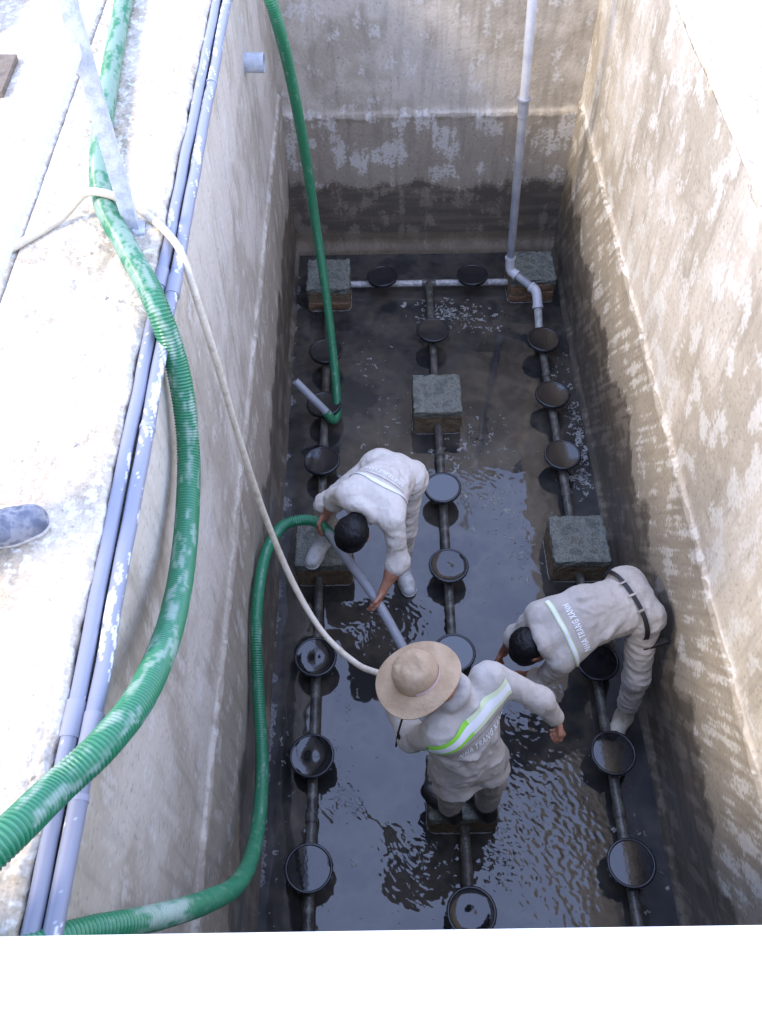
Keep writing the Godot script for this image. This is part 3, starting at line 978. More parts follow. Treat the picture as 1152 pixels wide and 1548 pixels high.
func build_hoses() -> void:
	var pa := [Vector3(-1.265, 3.185, -6.2), Vector3(-1.265, 3.185, -5.075), Vector3(-1.234, 3.185, -4.503), Vector3(-1.190, 3.185, -3.893), Vector3(-1.139, 3.185, -3.352), Vector3(-1.061, 3.187, -2.992), Vector3(-0.921, 3.205, -2.690), Vector3(-0.775, 3.225, -2.380), Vector3(-0.715, 3.020, -2.244), Vector3(-0.702, 2.790, -2.070), Vector3(-0.681, 2.740, -1.724), Vector3(-0.653, 2.860, -1.345), Vector3(-0.641, 3.080, -1.002), Vector3(-0.683, 3.200, -0.807), Vector3(-0.759, 3.260, -0.674), Vector3(-0.811, 3.360, -0.533), Vector3(-0.90, 3.37, -0.42), Vector3(-1.05, 3.28, -0.30), Vector3(-1.25, 3.187, -0.12), Vector3(-1.6, 3.186, 0.3)]
	var mb := MB.new()
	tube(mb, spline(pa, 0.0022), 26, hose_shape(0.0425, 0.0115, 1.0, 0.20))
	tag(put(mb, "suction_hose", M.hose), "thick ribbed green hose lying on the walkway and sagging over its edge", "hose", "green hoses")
	var pb := [Vector3(-1.6, 3.18, -6.6), Vector3(-1.1, 3.18, -6.0), Vector3(-0.80, 3.23, -5.55), Vector3(-0.64, 3.16, -5.18), Vector3(-0.551, 2.900, -5.099), Vector3(-0.519, 2.450, -5.315), Vector3(-0.490, 1.850, -5.501), Vector3(-0.458, 1.250, -5.530), Vector3(-0.408, 0.800, -5.334), Vector3(-0.363, 0.400, -5.033), Vector3(-0.340, 0.210, -4.800), Vector3(-0.337, 0.110, -4.655), Vector3(-0.365, 0.125, -4.560), Vector3(-0.420, 0.205, -4.575)]
	mb = MB.new()
	tube(mb, spline(pb, 0.0034), 20, hose_shape(0.0355, 0.0135, 2.0, -0.12))
	tag(put(mb, "suction_hose", M.hose), "green hose hanging down the end corner to the tank floor", "hose", "green hoses")
	mb = MB.new()
	hollow(mb, Vector3(-0.395, 0.178, -4.566), Vector3(-0.640, 0.425, -4.690), 0.031, 0.004)
	tag(put(mb, "nozzle_pipe", M.pvc_grey), "short grey plastic pipe on the end of the corner hose", "pipe")
	var pc := [Vector3(-1.35, 3.18, 0.35), Vector3(-1.12, 3.18, 0.0), Vector3(-0.97, 3.20, -0.20), Vector3(-0.86, 3.19, -0.31), Vector3(-0.785, 3.115, -0.365), Vector3(-0.718, 2.990, -0.420), Vector3(-0.626, 2.750, -0.494), Vector3(-0.567, 2.350, -0.616), Vector3(-0.556, 1.800, -0.797), Vector3(-0.589, 1.250, -1.059), Vector3(-0.620, 0.900, -1.371), Vector3(-0.650, 0.760, -1.675), Vector3(-0.690, 0.800, -2.031), Vector3(-0.702, 0.930, -2.286), Vector3(-0.703, 0.960, -2.563), Vector3(-0.690, 0.870, -2.866), Vector3(-0.622, 0.790, -3.100), Vector3(-0.503, 0.775, -3.162), Vector3(-0.403, 0.740, -3.166), Vector3(-0.340, 0.713, -3.118), Vector3(-0.30, 0.700, -3.055)]
	mb = MB.new()
	tube(mb, spline(pc, 0.0032), 22, hose_shape(0.035, 0.0135, 3.0, -0.06, Vector2(1.22, 1.62)))
	tag(put(mb, "suction_hose", M.hose), "green hose with a chalky patch leading to the grey wand", "hose", "green hoses")
	mb = MB.new()
	hollow(mb, Vector3(-0.345, 0.716, -3.126), Vector3(0.29, 0.06, -2.14), 0.030, 0.004)
	mb = MB.new()
	var wp := spline([Vector3(-0.355, 0.718, -3.140), Vector3(-0.20, 0.685, -2.90), Vector3(-0.045, 0.640, -2.668), Vector3(0.123, 0.500, -2.390), Vector3(0.25, 0.30, -2.20), Vector3(0.30, 0.03, -2.10)], 0.03)
	tube(mb, wp, 22, func(_s, _a): return [0.030, Color.WHITE])
	tag(put(mb, "suction_wand", M.pvc_grey), "long grey plastic wand pipe held by the man with white boots", "pipe")
	var pd := [Vector3(-2.2, 3.153, -2.2), Vector3(-1.75, 3.153, -2.45), Vector3(-1.475, 3.153, -2.671), Vector3(-1.335, 3.153, -2.814), Vector3(-1.22, 3.165, -2.93), Vector3(-1.12, 3.243, -2.965), Vector3(-1.045, 3.248, -2.965), Vector3(-0.955, 3.205, -2.96), Vector3(-0.880, 3.165, -2.925), Vector3(-0.805, 3.160, -2.84), Vector3(-0.740, 3.125, -2.745), Vector3(-0.692, 2.980, -2.635), Vector3(-0.652, 2.680, -2.570), Vector3(-0.621, 2.300, -2.528), Vector3(-0.566, 1.800, -2.478), Vector3(-0.451, 1.400, -2.318), Vector3(-0.304, 1.250, -2.119), Vector3(-0.135, 1.245, -1.950), Vector3(-0.010, 1.300, -1.863), Vector3(0.06, 1.29, -1.80), Vector3(0.10, 1.15, -1.80)]
	mb = MB.new()
	tube(mb, spline(pd, 0.012), 14, func(s, _a): return [0.0155 + 0.0006 * sin(s * 9.0), Color.WHITE])
	tag(put(mb, "water_hose", M.cream), "thin cream water hose running from the walkway to the man in the hat", "hose")

func build_edge_pipes() -> void:
	for k in 2:
		var x := -0.806 if k == 0 else -0.757
		var y := 3.116 if k == 0 else 3.104
		var r := 0.0215 if k == 0 else 0.0235
		var o := root_at("plastic_pipe", Vector3(x, y, -3.0), "smooth lavender plastic pipe resting on the wall ledge" if k == 0 else "lavender plastic pipe splashed with white paint, strapped outside the wall ledge", "pipe", "pipes along the walkway edge")
		var path := PackedVector3Array()
		for i in 1280:
			var z := -6.7 + 6.4 * i / 1279.0
			path.append(Vector3(x + 0.004 * nz.get_noise_2d(z * 20.0, k * 40.0), y + 0.004 * nz.get_noise_2d(z * 20.0, k * 40.0 + 20.0), z))
		var mb := MB.new()
		var amt := -0.22 if k == 0 else 0.12
		tube(mb, path, 26, func(s, a): return [r, splash(s, a, k + 1.0, amt - (0.12 if (k == 1 and s > 4.9) else 0.0), Color(0.235, 0.25, 0.315), Color(0.70, 0.71, 0.74))])
		put(shift(mb, o.position), "tube", M.pvc_v, o)
		for z in [-4.9, -2.62, -0.9]:
			mb = MB.new()
			var zz: float = z + k * 0.03
			rod(mb, Vector3(x, y, zz - 0.05), Vector3(x, y, zz + 0.05), r + 0.004, 18, Color(0.255, 0.27, 0.33))
			put(shift(mb, o.position), "coupling", M.pvc_v, o)
		if k == 1:
			for z in [-5.6, -4.0, -1.9, -0.7]:
				mb = MB.new()
				lathe_at(mb, Transform3D(Basis(Vector3.RIGHT, PI / 2), Vector3(x, y, z - 0.008)), [Vector2(r + 0.0005, 0), Vector2(r + 0.003, 0), Vector2(r + 0.003, 0.016), Vector2(r + 0.0005, 0.016)], 18, Color(0.3, 0.32, 0.4), true)
				rbox(mb, Transform3D(Basis(), Vector3(x - 0.012, y - 0.03, z)), Vector3(0.02, 0.05, 0.018), 0.003, 2, 0.0, Color(0.3, 0.32, 0.4))
				put(shift(mb, o.position), "strap", M.pvc_v, o)
	# stub of pipe through the wall
	var so := root_at("pipe_stub", Vector3(-0.76, 2.56, -5.23), "short open stub of grey pipe jutting from the stained wall", "pipe")
	var sb := MB.new()
	hollow(sb, Vector3(-0.80, 2.56, -5.23), Vector3(-0.655, 2.56, -5.225), 0.055, 0.006, 28)
	put(shift(sb, so.position), "tube", M.galv, so)

func build_walkway_things() -> void:
	# guard rail
	var o := root_at("guard_rail", Vector3(-0.945, DECK_Y, -2.88), "grey steel guard post and rail bolted to the walkway", "railing")
	var mb := MB.new()
	rbox(mb, Transform3D(Basis(Vector3.UP, 0.12), Vector3(-0.945, DECK_Y + 0.56, -2.885)), Vector3(0.058, 1.1, 0.04), 0.004, 4)
	put(shift(mb, o.position), "post", M.galv, o)
	mb = MB.new()
	rbox(mb, Transform3D(Basis(Vector3.UP, 0.12), Vector3(-0.945, DECK_Y + 0.006, -2.885)), Vector3(0.10, 0.012, 0.09), 0.003, 2)
	for s in [-1, 1]:
		lathe_at(mb, Transform3D(Basis(), Vector3(-0.945 + s * 0.012, DECK_Y + 0.012, -2.885 + 0.034)), [Vector2(0.008, 0), Vector2(0.008, 0.01), Vector2(0, 0.012)], 6, Color.WHITE, true)
	put(shift(mb, o.position), "base_plate", M.galv, o)
	mb = MB.new()
	rbox(mb, Transform3D(Basis(), Vector3(-0.965, DECK_Y + 0.70, -3.2)), Vector3(0.05, 0.04, 4.9), 0.005, 3)
	put(shift(mb, o.position), "rail", M.rail, o)
	mb = MB.new()
	rbox(mb, Transform3D(Basis(), Vector3(-0.945, DECK_Y + 0.55, -5.55)), Vector3(0.058, 1.1, 0.04), 0.004, 4)
	put(shift(mb, o.position), "post", M.galv, o)
	# plank and sack at the far end of the walkway
	mb = MB.new()
	rbox(mb, Transform3D(Basis(Vector3.UP, 0.02), Vector3(-1.90, DECK_Y + 0.017, -4.00)), Vector3(0.46, 0.03, 0.33), 0.004, 6, 0.002)
	tag(put(mb, "wooden_board", M.plank), "brown weathered board lying on the walkway", "board")
	mb = MB.new()
	var fs := Field.new()
	fs.k = 0.08
	fs.noise = nz; fs.amp = 0.02; fs.amp2 = 0.006
	fs.bone(Vector3(-2.02, 3.24, -4.95), Vector3(-1.98, 3.23, -4.48), 0.11, 0.10)
	fs.bone(Vector3(-2.15, 3.23, -4.9), Vector3(-2.12, 3.23, -4.5), 0.10, 0.09)
	fs.clips = [Plane(Vector3.DOWN, -3.143)]
	fs.build(mb, 0.014)
	tag(put(mb, "cement_sack", M.sack), "full whitish sack slumped on the walkway", "sack")
	# pebbles and crumbs of mortar
	var cr := MB.new()
	for i in 46:
		var z := rng.randf_range(-5.2, -0.5)
		var x := -0.86 - absf(rng.randfn(0.0, 0.12)) if i < 30 else rng.randf_range(-1.7, -0.9)
		var s := rng.randf_range(0.003, 0.010)
		rbox(cr, Transform3D(Basis(Vector3(rng.randf(), 1, rng.randf()).normalized(), rng.randf() * TAU), Vector3(x, DECK_Y + s * 0.35, z)), Vector3(s * 2.0, s, s * 1.4), s * 0.4, 2, s * 0.4, Color.WHITE, i)
	tag(put(cr, "rubble", M.deck), "crumbs of mortar scattered on the walkway", "rubble", "", "stuff")

func build_foam() -> void:
	var mb := MB.new()
	var blob := func(x: float, z: float, r: float) -> void:
		var k := 9
		var c := mb.add(Vector3(x, ripple(x, z) + 0.003 + r * 0.12, z))
		var f := mb.v.size()
		var ph := rng.randf() * 50.0
		var el := rng.randf_range(0.55, 1.0)
		var an := rng.randf() * TAU
		for ring in 2:
			for j in k:
				var a := TAU * j / k
				var rr: float = r * (1.0 + 0.7 * nz.get_noise_2d(cos(a) * 40.0 + ph * 9.0, sin(a) * 40.0)) * (0.7 if ring == 0 else 1.0)
				var q := Vector2(cos(a) * rr, sin(a) * rr * el).rotated(an)
				mb.add(Vector3(x + q.x, ripple(x + q.x, z + q.y) + (0.003 + r * 0.10 if ring == 0 else -0.001), z + q.y))
		for j in k:
			var j2 := (j + 1) % k
			mb.tri(c, f + j2, f + j)
			mb.quad(f + j, f + j2, f + k + j2, f + k + j)
	var clear := func(x: float, z: float) -> bool:
		for b in [[-0.43, -6.13], [1.335, -6.2], [0.44, -4.71], [1.345, -3.345], [-0.40, -3.345], [0.435, -1.66]]:
			if absf(x - b[0]) < 0.22 and absf(z - b[1]) < 0.22: return false
		return true
	# x, z, spread x, spread z, count, size
	for s in [[0.66, -5.85, 0.16, 0.06, 90, 0.011], [0.52, -5.98, 0.12, 0.05, 40, 0.009], [0.85, -5.68, 0.12, 0.05, 26, 0.009], [1.55, -4.55, 0.05, 0.28, 130, 0.011], [1.5, -4.05, 0.06, 0.1, 40, 0.011], [0.65, -4.3, 0.16, 0.2, 60, 0.012], [0.12, -4.65, 0.16, 0.18, 46, 0.010], [0.92, -3.6, 0.14, 0.28, 80, 0.010], [0.8, -4.3, 0.2, 0.25, 50, 0.008], [1.1, -1.35, 0.16, 0.4, 44, 0.006], [1.42, -1.5, 0.06, 0.3, 26, 0.006], [-0.6, -1.6, 0.06, 0.4, 30, 0.006], [0.1, -1.3, 0.16, 0.3, 26, 0.005], [1.5, -5.1, 0.05, 0.12, 12, 0.010], [-0.15, -5.3, 0.15, 0.2, 22, 0.008], [-0.25, -2.1, 0.06, 0.3, 30, 0.005]]:
		for i in int(s[4] * 1.3):
			var x: float = s[0] + rng.randfn() * s[2]
			var z: float = s[1] + rng.randfn() * s[3]
			var dirn := rng.randf() * TAU
			var rr: float = s[5] * 0.46 * exp(rng.randfn() * 0.55)
			for q in rng.randi_range(1, 9):
				if x < LEFT_X + 0.06 or x > RIGHT_X - 0.06 or z < BACK_Z + 0.1 or not clear.call(x, z): continue
				blob.call(x, z, rr * rng.randf_range(0.5, 1.1))
				dirn += rng.randfn() * 1.3
				x += cos(dirn) * rr * 1.25
				z += sin(dirn) * rr * 1.25
	tag(put(mb, "foam", M.foam), "flecks of pale froth floating on the murky water", "foam", "", "stuff")

# ------------------------------------------------------------------ people
func hand_bones(f: Field, wrist: Vector3, dir: Vector3, palm: Vector3, side: Vector3, curl: float, spread := 1.0) -> void:
	var y := dir.normalized()
	var p := (palm - y * palm.dot(y)).normalized()
	var s := side - y * side.dot(y) - p * side.dot(p)
	s = s.normalized()
	var lens := [0.070, 0.078, 0.072, 0.057]
	for i in 4:
		var o := 0.029 - 0.0195 * i
		var kn := wrist + y * (0.088 - 0.004 * absf(i - 1.0)) + s * o * spread
		f.bone(wrist + s * o * 0.6 + y * 0.01, kn, 0.0145, 0.0115)
		var ang := curl * 0.55
		var at := kn
		for j in 3:
			var dv := y * cos(ang) + p * sin(ang)
			var l: float = lens[i] * [0.45, 0.32, 0.23][j]
			var nx := at + dv * l
			f.bone(at, nx, 0.0095 - 0.0008 * j, 0.0088 - 0.0008 * j)
			at = nx
			ang += curl * 0.75
	var t0 := wrist + y * 0.025 + s * 0.03
	var t1 := t0 + (y * 0.75 + s * 0.55 + p * 0.3 * curl).normalized() * 0.040
	var t2 := t1 + (y * 0.9 + s * (0.15 - 0.35 * curl) + p * 0.5 * curl).normalized() * 0.033
	var t3 := t2 + (y * 0.9 - s * 0.4 * curl + p * 0.55 * curl).normalized() * 0.024
	f.bone(t0, t1, 0.015, 0.012); f.bone(t1, t2, 0.0115, 0.010); f.bone(t2, t3, 0.010, 0.008)

func person(label: String, J: Dictionary, opt: Dictionary) -> Node3D:
	var feet: Vector3 = (J.anR + J.anL) * 0.5
	feet.y = minf(J.anR.y, J.anL.y) - 0.09
	var o := root_at("person", feet, label, "person", "workers cleaning the tank" if not opt.get("bystander", false) else "")
	var lat: Vector3 = (J.shR - J.shL).normalized()
	var up: Vector3 = (J.neck - J.pel).normalized()
	var bk := lat.cross(up).normalized()      # out of the back
	var hlat: Vector3 = (J.hipR - J.hipL).normalized()
	var cl: Vector3 = J.chest + bk * 0.01
	# ---------------- shirt
	var sh := Field.new()
	sh.k = 0.05; sh.noise = nz; sh.amp = 0.0045; sh.amp2 = 0.0006; sh.off = Vector3(opt.seed, 0, 0)
	sh.stretch = opt.get("fold", Vector3(1.3, 0.6, 1.3))
	for s: float in [-1.0, 1.0]:
		var shj: Vector3 = J.shR if s > 0 else J.shL
		var hj: Vector3 = J.hipR if s > 0 else J.hipL
		var w := cl + lat * s * 0.075
		sh.bone(hj.lerp(J.pel, 0.35) + up * 0.03 + bk * 0.012, w, 0.094, 0.092)
		sh.bone(w, shj.lerp(J.neck, 0.30), 0.092, 0.070)
		var el: Vector3 = J.elR if s > 0 else J.elL
		var ha: Vector3 = J.haR if s > 0 else J.haL
		sh.bone(shj.lerp(J.neck, 0.1), el, 0.068, 0.056)
		if opt.get("long", false):
			sh.bone(el, el.lerp(ha, 0.72), 0.058, 0.046)
		else:
			var cu := el.lerp(ha, 0.10)
			sh.bone(el, cu, 0.056, 0.056)
			sh.bone(cu - (ha - el).normalized() * 0.02, cu, 0.059, 0.059)
		if opt.get("hem", false):
			sh.bone(J.pel + lat * s * 0.055 + up * 0.13 + bk * 0.01, J.pel + lat * s * 0.07 + up * 0.22 + bk * 0.01, 0.105, 0.105)
			sh.bone(hj.lerp(J.pel, 0.25) + up * 0.02, hj.lerp(J.pel, 0.15) - up * 0.17 + bk * 0.012, 0.108, 0.120)
	if opt.get("hem", false): sh.clips = [Plane(-up, (-up).dot(J.pel - up * 0.125))]
	sh.bone(J.pel + up * 0.05 + bk * 0.01, cl, 0.112, 0.115)
	sh.bone(cl, J.neck - up * 0.02 + bk * 0.005, 0.115, 0.072)
	sh.bone(J.shR.lerp(cl, 0.38) + bk * 0.012, J.shL.lerp(cl, 0.38) + bk * 0.012, 0.088, 0.088)
	# collar
	var hd: Vector3 = J.head
	var nd: Vector3 = (hd - J.neck).normalized()
	var cb := basis_y((nd * 0.5 + up * 0.5).normalized())
	for i in 12:
		var a := TAU * i / 12.0
		var b := TAU * (i + 1) / 12.0
		var cc: Vector3 = J.neck + cb.y * 0.035
		sh.bone(cc + cb.x * cos(a) * 0.066 + cb.z * sin(a) * 0.066, cc + cb.x * cos(b) * 0.066 + cb.z * sin(b) * 0.066, 0.013, 0.013)
	# creases: from the armpits across the back, bunched at the waist
	var fr := RandomNumberGenerator.new()
	fr.seed = int(opt.seed * 100.0)
	sh.frame = Basis(lat, up, bk)
	sh.origin = J.pel
	if opt.has("print_v"):
		sh.flat_lo = (J.neck - J.pel).length() + opt.print_v - 0.03
		sh.flat_hi = sh.flat_lo + 0.16
	var tl: float = (J.neck - J.pel).length()
	for s: float in [-1.0, 1.0]:
		for q in 7:
			var a := Vector2(s * fr.randf_range(0.13, 0.18), tl * fr.randf_range(0.52, 0.80))
			var b := Vector2(-s * fr.randf_range(-0.10, 0.11), tl * fr.randf_range(0.0, 0.62))
			sh.fold(a, a.lerp(b, fr.randf_range(0.5, 0.95)), fr.randf_range(0.013, 0.022), fr.randf_range(0.009, 0.015) * (1.0 if q % 3 != 0 else -0.8))
		for q in 5:
			var a := Vector2(s * fr.randf_range(0.02, 0.16), fr.randf_range(-0.04, 0.15))
			sh.fold(a, a + Vector2(fr.randf_range(-0.12, 0.12), fr.randf_range(-0.04, 0.04)), fr.randf_range(0.010, 0.015), fr.randf_range(0.005, 0.009))
		for q in 3:
			var a := Vector2(s * fr.randf_range(0.03, 0.07), tl * fr.randf_range(0.85, 0.98))
			sh.fold(a, Vector2(s * fr.randf_range(0.12, 0.17), tl * fr.randf_range(0.7, 0.92)), 0.010, 0.008)
	var mb := MB.new()
	sh.build(mb, 0.0085 * opt.get("coarse", 1.0))
	var shirt := put(shift(mb, feet), "shirt", opt.shirt, o)
	# ---------------- trousers
	var tr := Field.new()
	tr.k = 0.04; tr.noise = nz; tr.amp = 0.008; tr.amp2 = 0.0012; tr.off = Vector3(opt.seed + 3.0, 1, 0)
	tr.stretch = Vector3(0.8, 1.9, 0.8)
	var hr0: float = 0.088 if opt.get("hem", false) else 0.104
	tr.bone(J.hipR, J.hipL, hr0, hr0)
	tr.bone(J.pel - up * 0.02, J.pel + up * 0.06, 0.112, 0.106)
	for s: float in [-1.0, 1.0]:
		var hj: Vector3 = J.hipR if s > 0 else J.hipL
		var kn: Vector3 = J.knR if s > 0 else J.knL
		var an: Vector3 = J.anR if s > 0 else J.anL
		tr.bone(hj + bk * 0.025 - up * 0.02, hj + bk * 0.025 - up * 0.03, hr0 - 0.008, hr0 - 0.012)
		tr.bone(hj, kn, hr0 - 0.008, 0.074)
		tr.bone(kn, an.lerp(kn, opt.get("cuff", 0.12)), 0.074, 0.066)
	mb = MB.new()
	tr.build(mb, 0.0095 * opt.get("coarse", 1.0))
	put(shift(mb, feet), "trousers", opt.trousers, o)
	# ---------------- boots
	for s: float in [-1.0, 1.0]:
		var kn: Vector3 = J.knR if s > 0 else J.knL
		var an: Vector3 = J.anR if s > 0 else J.anL
		var td: Vector3 = opt.toeR if s > 0 else opt.toeL
		td = td.normalized()
		var bt := Field.new()
		bt.k = 0.035
		var sole: float = an.y - 0.092
		bt.bone(an.lerp(kn, opt.get("shaft", 0.5)), an + Vector3(0, -0.01, 0), opt.get("boot_r", 0.058), 0.05)
		var heel := Vector3(an.x, sole + 0.042, an.z) - td * 0.035
		var toe := Vector3(an.x, sole + 0.038, an.z) + td * 0.155
		bt.bone(an, heel, 0.05, 0.043)
		bt.bone(heel, toe, 0.041, 0.040)
		bt.bone(an + Vector3(0, -0.02, 0), Vector3(an.x, sole + 0.05, an.z) + td * 0.10, 0.045, 0.042)
		bt.bone(toe - td * 0.05, toe + td * 0.005, 0.047, 0.042)
		bt.clips = [Plane(Vector3.DOWN, -sole)]
		mb = MB.new()
		bt.build(mb, 0.008)
		var bn := put(shift(mb, feet), "boot", opt.boot, o)
		# sole
		var so := Field.new()
		so.k = 0.03
		so.bone(heel, toe, 0.048, 0.047)
		so.bone(toe - td * 0.05, toe + td * 0.005, 0.055, 0.050)
		so.clips = [Plane(Vector3.UP, sole + 0.026), Plane(Vector3.DOWN, -sole + 0.004)]
		mb = MB.new()
		so.build(mb, 0.007)
		put(shift(mb, feet), "sole", opt.get("sole", opt.boot), bn)
	# ---------------- body
	mb = MB.new()
	var bf := Field.new()
	bf.k = 0.04
	bf.bone(J.pel, J.chest, 0.075, 0.08); bf.bone(J.chest, J.neck, 0.08, 0.045)
	bf.bone(J.shR.lerp(J.neck, 0.15), J.shL.lerp(J.neck, 0.15), 0.03, 0.03); bf.bone(J.hipR, J.hipL, 0.075, 0.075)
	var hands := []
	for s: float in [-1.0, 1.0]:
		var shj: Vector3 = J.shR if s > 0 else J.shL
		var el: Vector3 = J.elR if s > 0 else J.elL
		var ha: Vector3 = J.haR if s > 0 else J.haL
		var hj: Vector3 = J.hipR if s > 0 else J.hipL
		var kn: Vector3 = J.knR if s > 0 else J.knL
		var an: Vector3 = J.anR if s > 0 else J.anL
		var wr := ha + (el - ha).normalized() * 0.055
		var sl := 0.74 if opt.get("long", false) else 1.0
		bf.bone(shj.lerp(J.neck, 0.1), el, 0.038, 0.036 * sl)
		bf.bone(el, el.lerp(wr, 0.35), 0.038 * sl, 0.042 * sl)
		bf.bone(el.lerp(wr, 0.35), wr, 0.042 * sl, 0.026)
		bf.bone(hj, kn, 0.068, 0.05); bf.bone(kn, an, 0.048, 0.034)
		hands.append([el, wr, s])
	bf.bone(J.neck, hd, 0.054, 0.054)
	bf.build(mb, 0.014 * opt.get("coarse", 1.0))
	for h in hands:
		var hf := Field.new()
		hf.k = 0.010
		var s: float = h[2]
		var sd: Dictionary = opt.handR if s > 0 else opt.handL
		hf.bone(h[0].lerp(h[1], 0.7), h[1], 0.032, 0.026)
		hf.bone(h[1], h[1] + sd.dir.normalized() * 0.02, 0.025, 0.022)
		hand_bones(hf, h[1], sd.dir, sd.palm, sd.side, sd.curl, sd.get("spread", 1.0))
		hf.build(mb, 0.005 * opt.get("coarse", 1.0))
	# head
	var fwd: Vector3 = opt.face
	var hu: Vector3 = opt.get("crown", nd).normalized()
	fwd = (fwd - hu * fwd.dot(hu)).normalized()
	var hl := hu.cross(fwd)
	var hf := Field.new()
	hf.k = 0.022
	hf.bone(hd - fwd * 0.0242 + hu * 0.0132, hd + fwd * 0.0198 + hu * 0.0242, 0.0902, 0.0858)
	hf.bone(hd + fwd * 0.0330 - hu * 0.0110, hd + fwd * 0.0572 - hu * 0.0858, 0.0638, 0.0374)
	hf.bone(hd - hu * 0.0220, hd - hu * 0.0990 - fwd * 0.0165, 0.0682, 0.0605)
	for s: float in [-1.0, 1.0]:
		hf.bone(hd + hl * s * 0.0330 - hu * 0.0330 + fwd * 0.0330, hd + hl * s * 0.0308 - hu * 0.0715 + fwd * 0.0495, 0.0495, 0.0352)
		hf.bone(hd + hl * s * 0.0869 - hu * 0.0242 - fwd * 0.0088, hd + hl * s * 0.0946 + hu * 0.0132 - fwd * 0.0198, 0.0099, 0.0143)
		hf.bone(hd + hl * s * 0.0198 + fwd * 0.0968 + hu * 0.0132, hd + hl * s * 0.0462 + fwd * 0.0858 + hu * 0.0154, 0.0110, 0.0099)
	hf.bone(hd + fwd * 0.1012 - hu * 0.0022, hd + fwd * 0.1188 - hu * 0.0396, 0.0110, 0.0154)
	hf.bone(hd + fwd * 0.0968 - hu * 0.0682 - hl * 0.018, hd + fwd * 0.0968 - hu * 0.0682 + hl * 0.018, 0.0099, 0.0099)
	hf.bone(hd + fwd * 0.0935 - hu * 0.0814 - hl * 0.014, hd + fwd * 0.0935 - hu * 0.0814 + hl * 0.014, 0.0110, 0.0110)
	hf.build(mb, 0.0065)
	put(shift(mb, feet), "body", opt.get("skin", M.skin), o)
	for s: float in [-1.0, 1.0]:
		mb = MB.new()
		lathe_at(mb, Transform3D(basis_y(fwd), hd + hl * s * 0.0341 + fwd * 0.0902 - hu * 0.0044), [Vector2(0.012, -0.004), Vector2(0.010, 0.004), Vector2(0.006, 0.0085), Vector2(0.0, 0.010)], 14)
		put(shift(mb, feet), "eye", M.eye, o)
	# hair
	var hr := Field.new()
	hr.k = 0.02; hr.noise = nz; hr.amp = 0.0025; hr.amp2 = 0.002; hr.stretch = Vector3(3.0, 0.9, 3.0); hr.off = Vector3(opt.seed * 2.0, 0, 4)
	hr.bone(hd - fwd * 0.0264 + hu * 0.0176, hd + fwd * 0.0176 + hu * 0.0308, 0.1023, 0.0946)
	hr.bone(hd - fwd * 0.0385 - hu * 0.0220, hd - fwd * 0.0385 - hu * 0.0605, 0.0792, 0.0605)
	hr.clips = [Plane((fwd * 0.86 - hu * 0.5).normalized(), (fwd * 0.86 - hu * 0.5).normalized().dot(hd) + 0.040)]
	if opt.has("hat_axis"):
		hr.clips.append(Plane(opt.hat_axis, opt.hat_axis.dot(hd) + 0.035))
	mb = MB.new()
	hr.build(mb, 0.0065)
	put(shift(mb, feet), "hair", M.hair, o)
	# ---------------- reflective band and print on the back
	for b in opt.get("bands", []):
		mb = MB.new()
		var nu := 60
		var rows := 4
		var idx := []
		for i in nu + 1:
			var line := []
			for j in rows + 1:
				var u := lerpf(b.a, b.b, float(i) / nu)
				var v: float = b.v + b.w * (float(j) / rows - 0.5) + b.get("bow", 0.0) * u * u + b.get("tilt", 0.0) * u
				var r := sh.cast(J.neck + lat * u + up * v + bk * 0.32, -bk, b.get("lift", 0.004), 0.001)
				line.append(mb.add(r[0] - feet) if r[1] else -1)
			idx.append(line)
		for i in nu:
			for j in rows:
				var q := [idx[i][j], idx[i + 1][j], idx[i + 1][j + 1], idx[i][j + 1]]
				if q.min() >= 0: mb.quad(q[0], q[1], q[2], q[3])
		put(mb, b.get("name", "reflective_band"), b.mat, shirt)
	if opt.has("print_v"):
		var tm := TextMesh.new()
		tm.text = "NHA TRANG XANH"
		var fo := SystemFont.new()
		fo.font_names = PackedStringArray(["Droid Sans"])
		fo.font_weight = 700
		tm.font = fo
		tm.font_size = 48
		tm.pixel_size = 0.001
		tm.depth = 0.001
		tm.curve_step = 2.0
		var arr := tm.get_mesh_arrays()
		var tv: PackedVector3Array = arr[Mesh.ARRAY_VERTEX]
		var ti: PackedInt32Array = arr[Mesh.ARRAY_INDEX]
		var bb := tm.get_aabb()
		var sc: float = opt.get("print_len", 0.29) / bb.size.x
		mb = MB.new()
		for p in tv:
			var u: float = (p.x - bb.get_center().x) * sc + opt.get("print_u", 0.0)
			var v: float = (p.y - bb.get_center().y) * sc * opt.get("print_tall", 1.6) + opt.print_v + opt.get("print_bow", 0.0) * u * u + opt.get("print_tilt", 0.0) * u
			var r := sh.cast(J.neck + lat * u + up * v + bk * 0.32, -bk, 0.005 + (0.001 if p.z > 0.0 else 0.0), 0.0)
			mb.add(r[0] - feet)
		mb.ix = ti
		put(mb, "lettering", M.print, shirt)
	return o

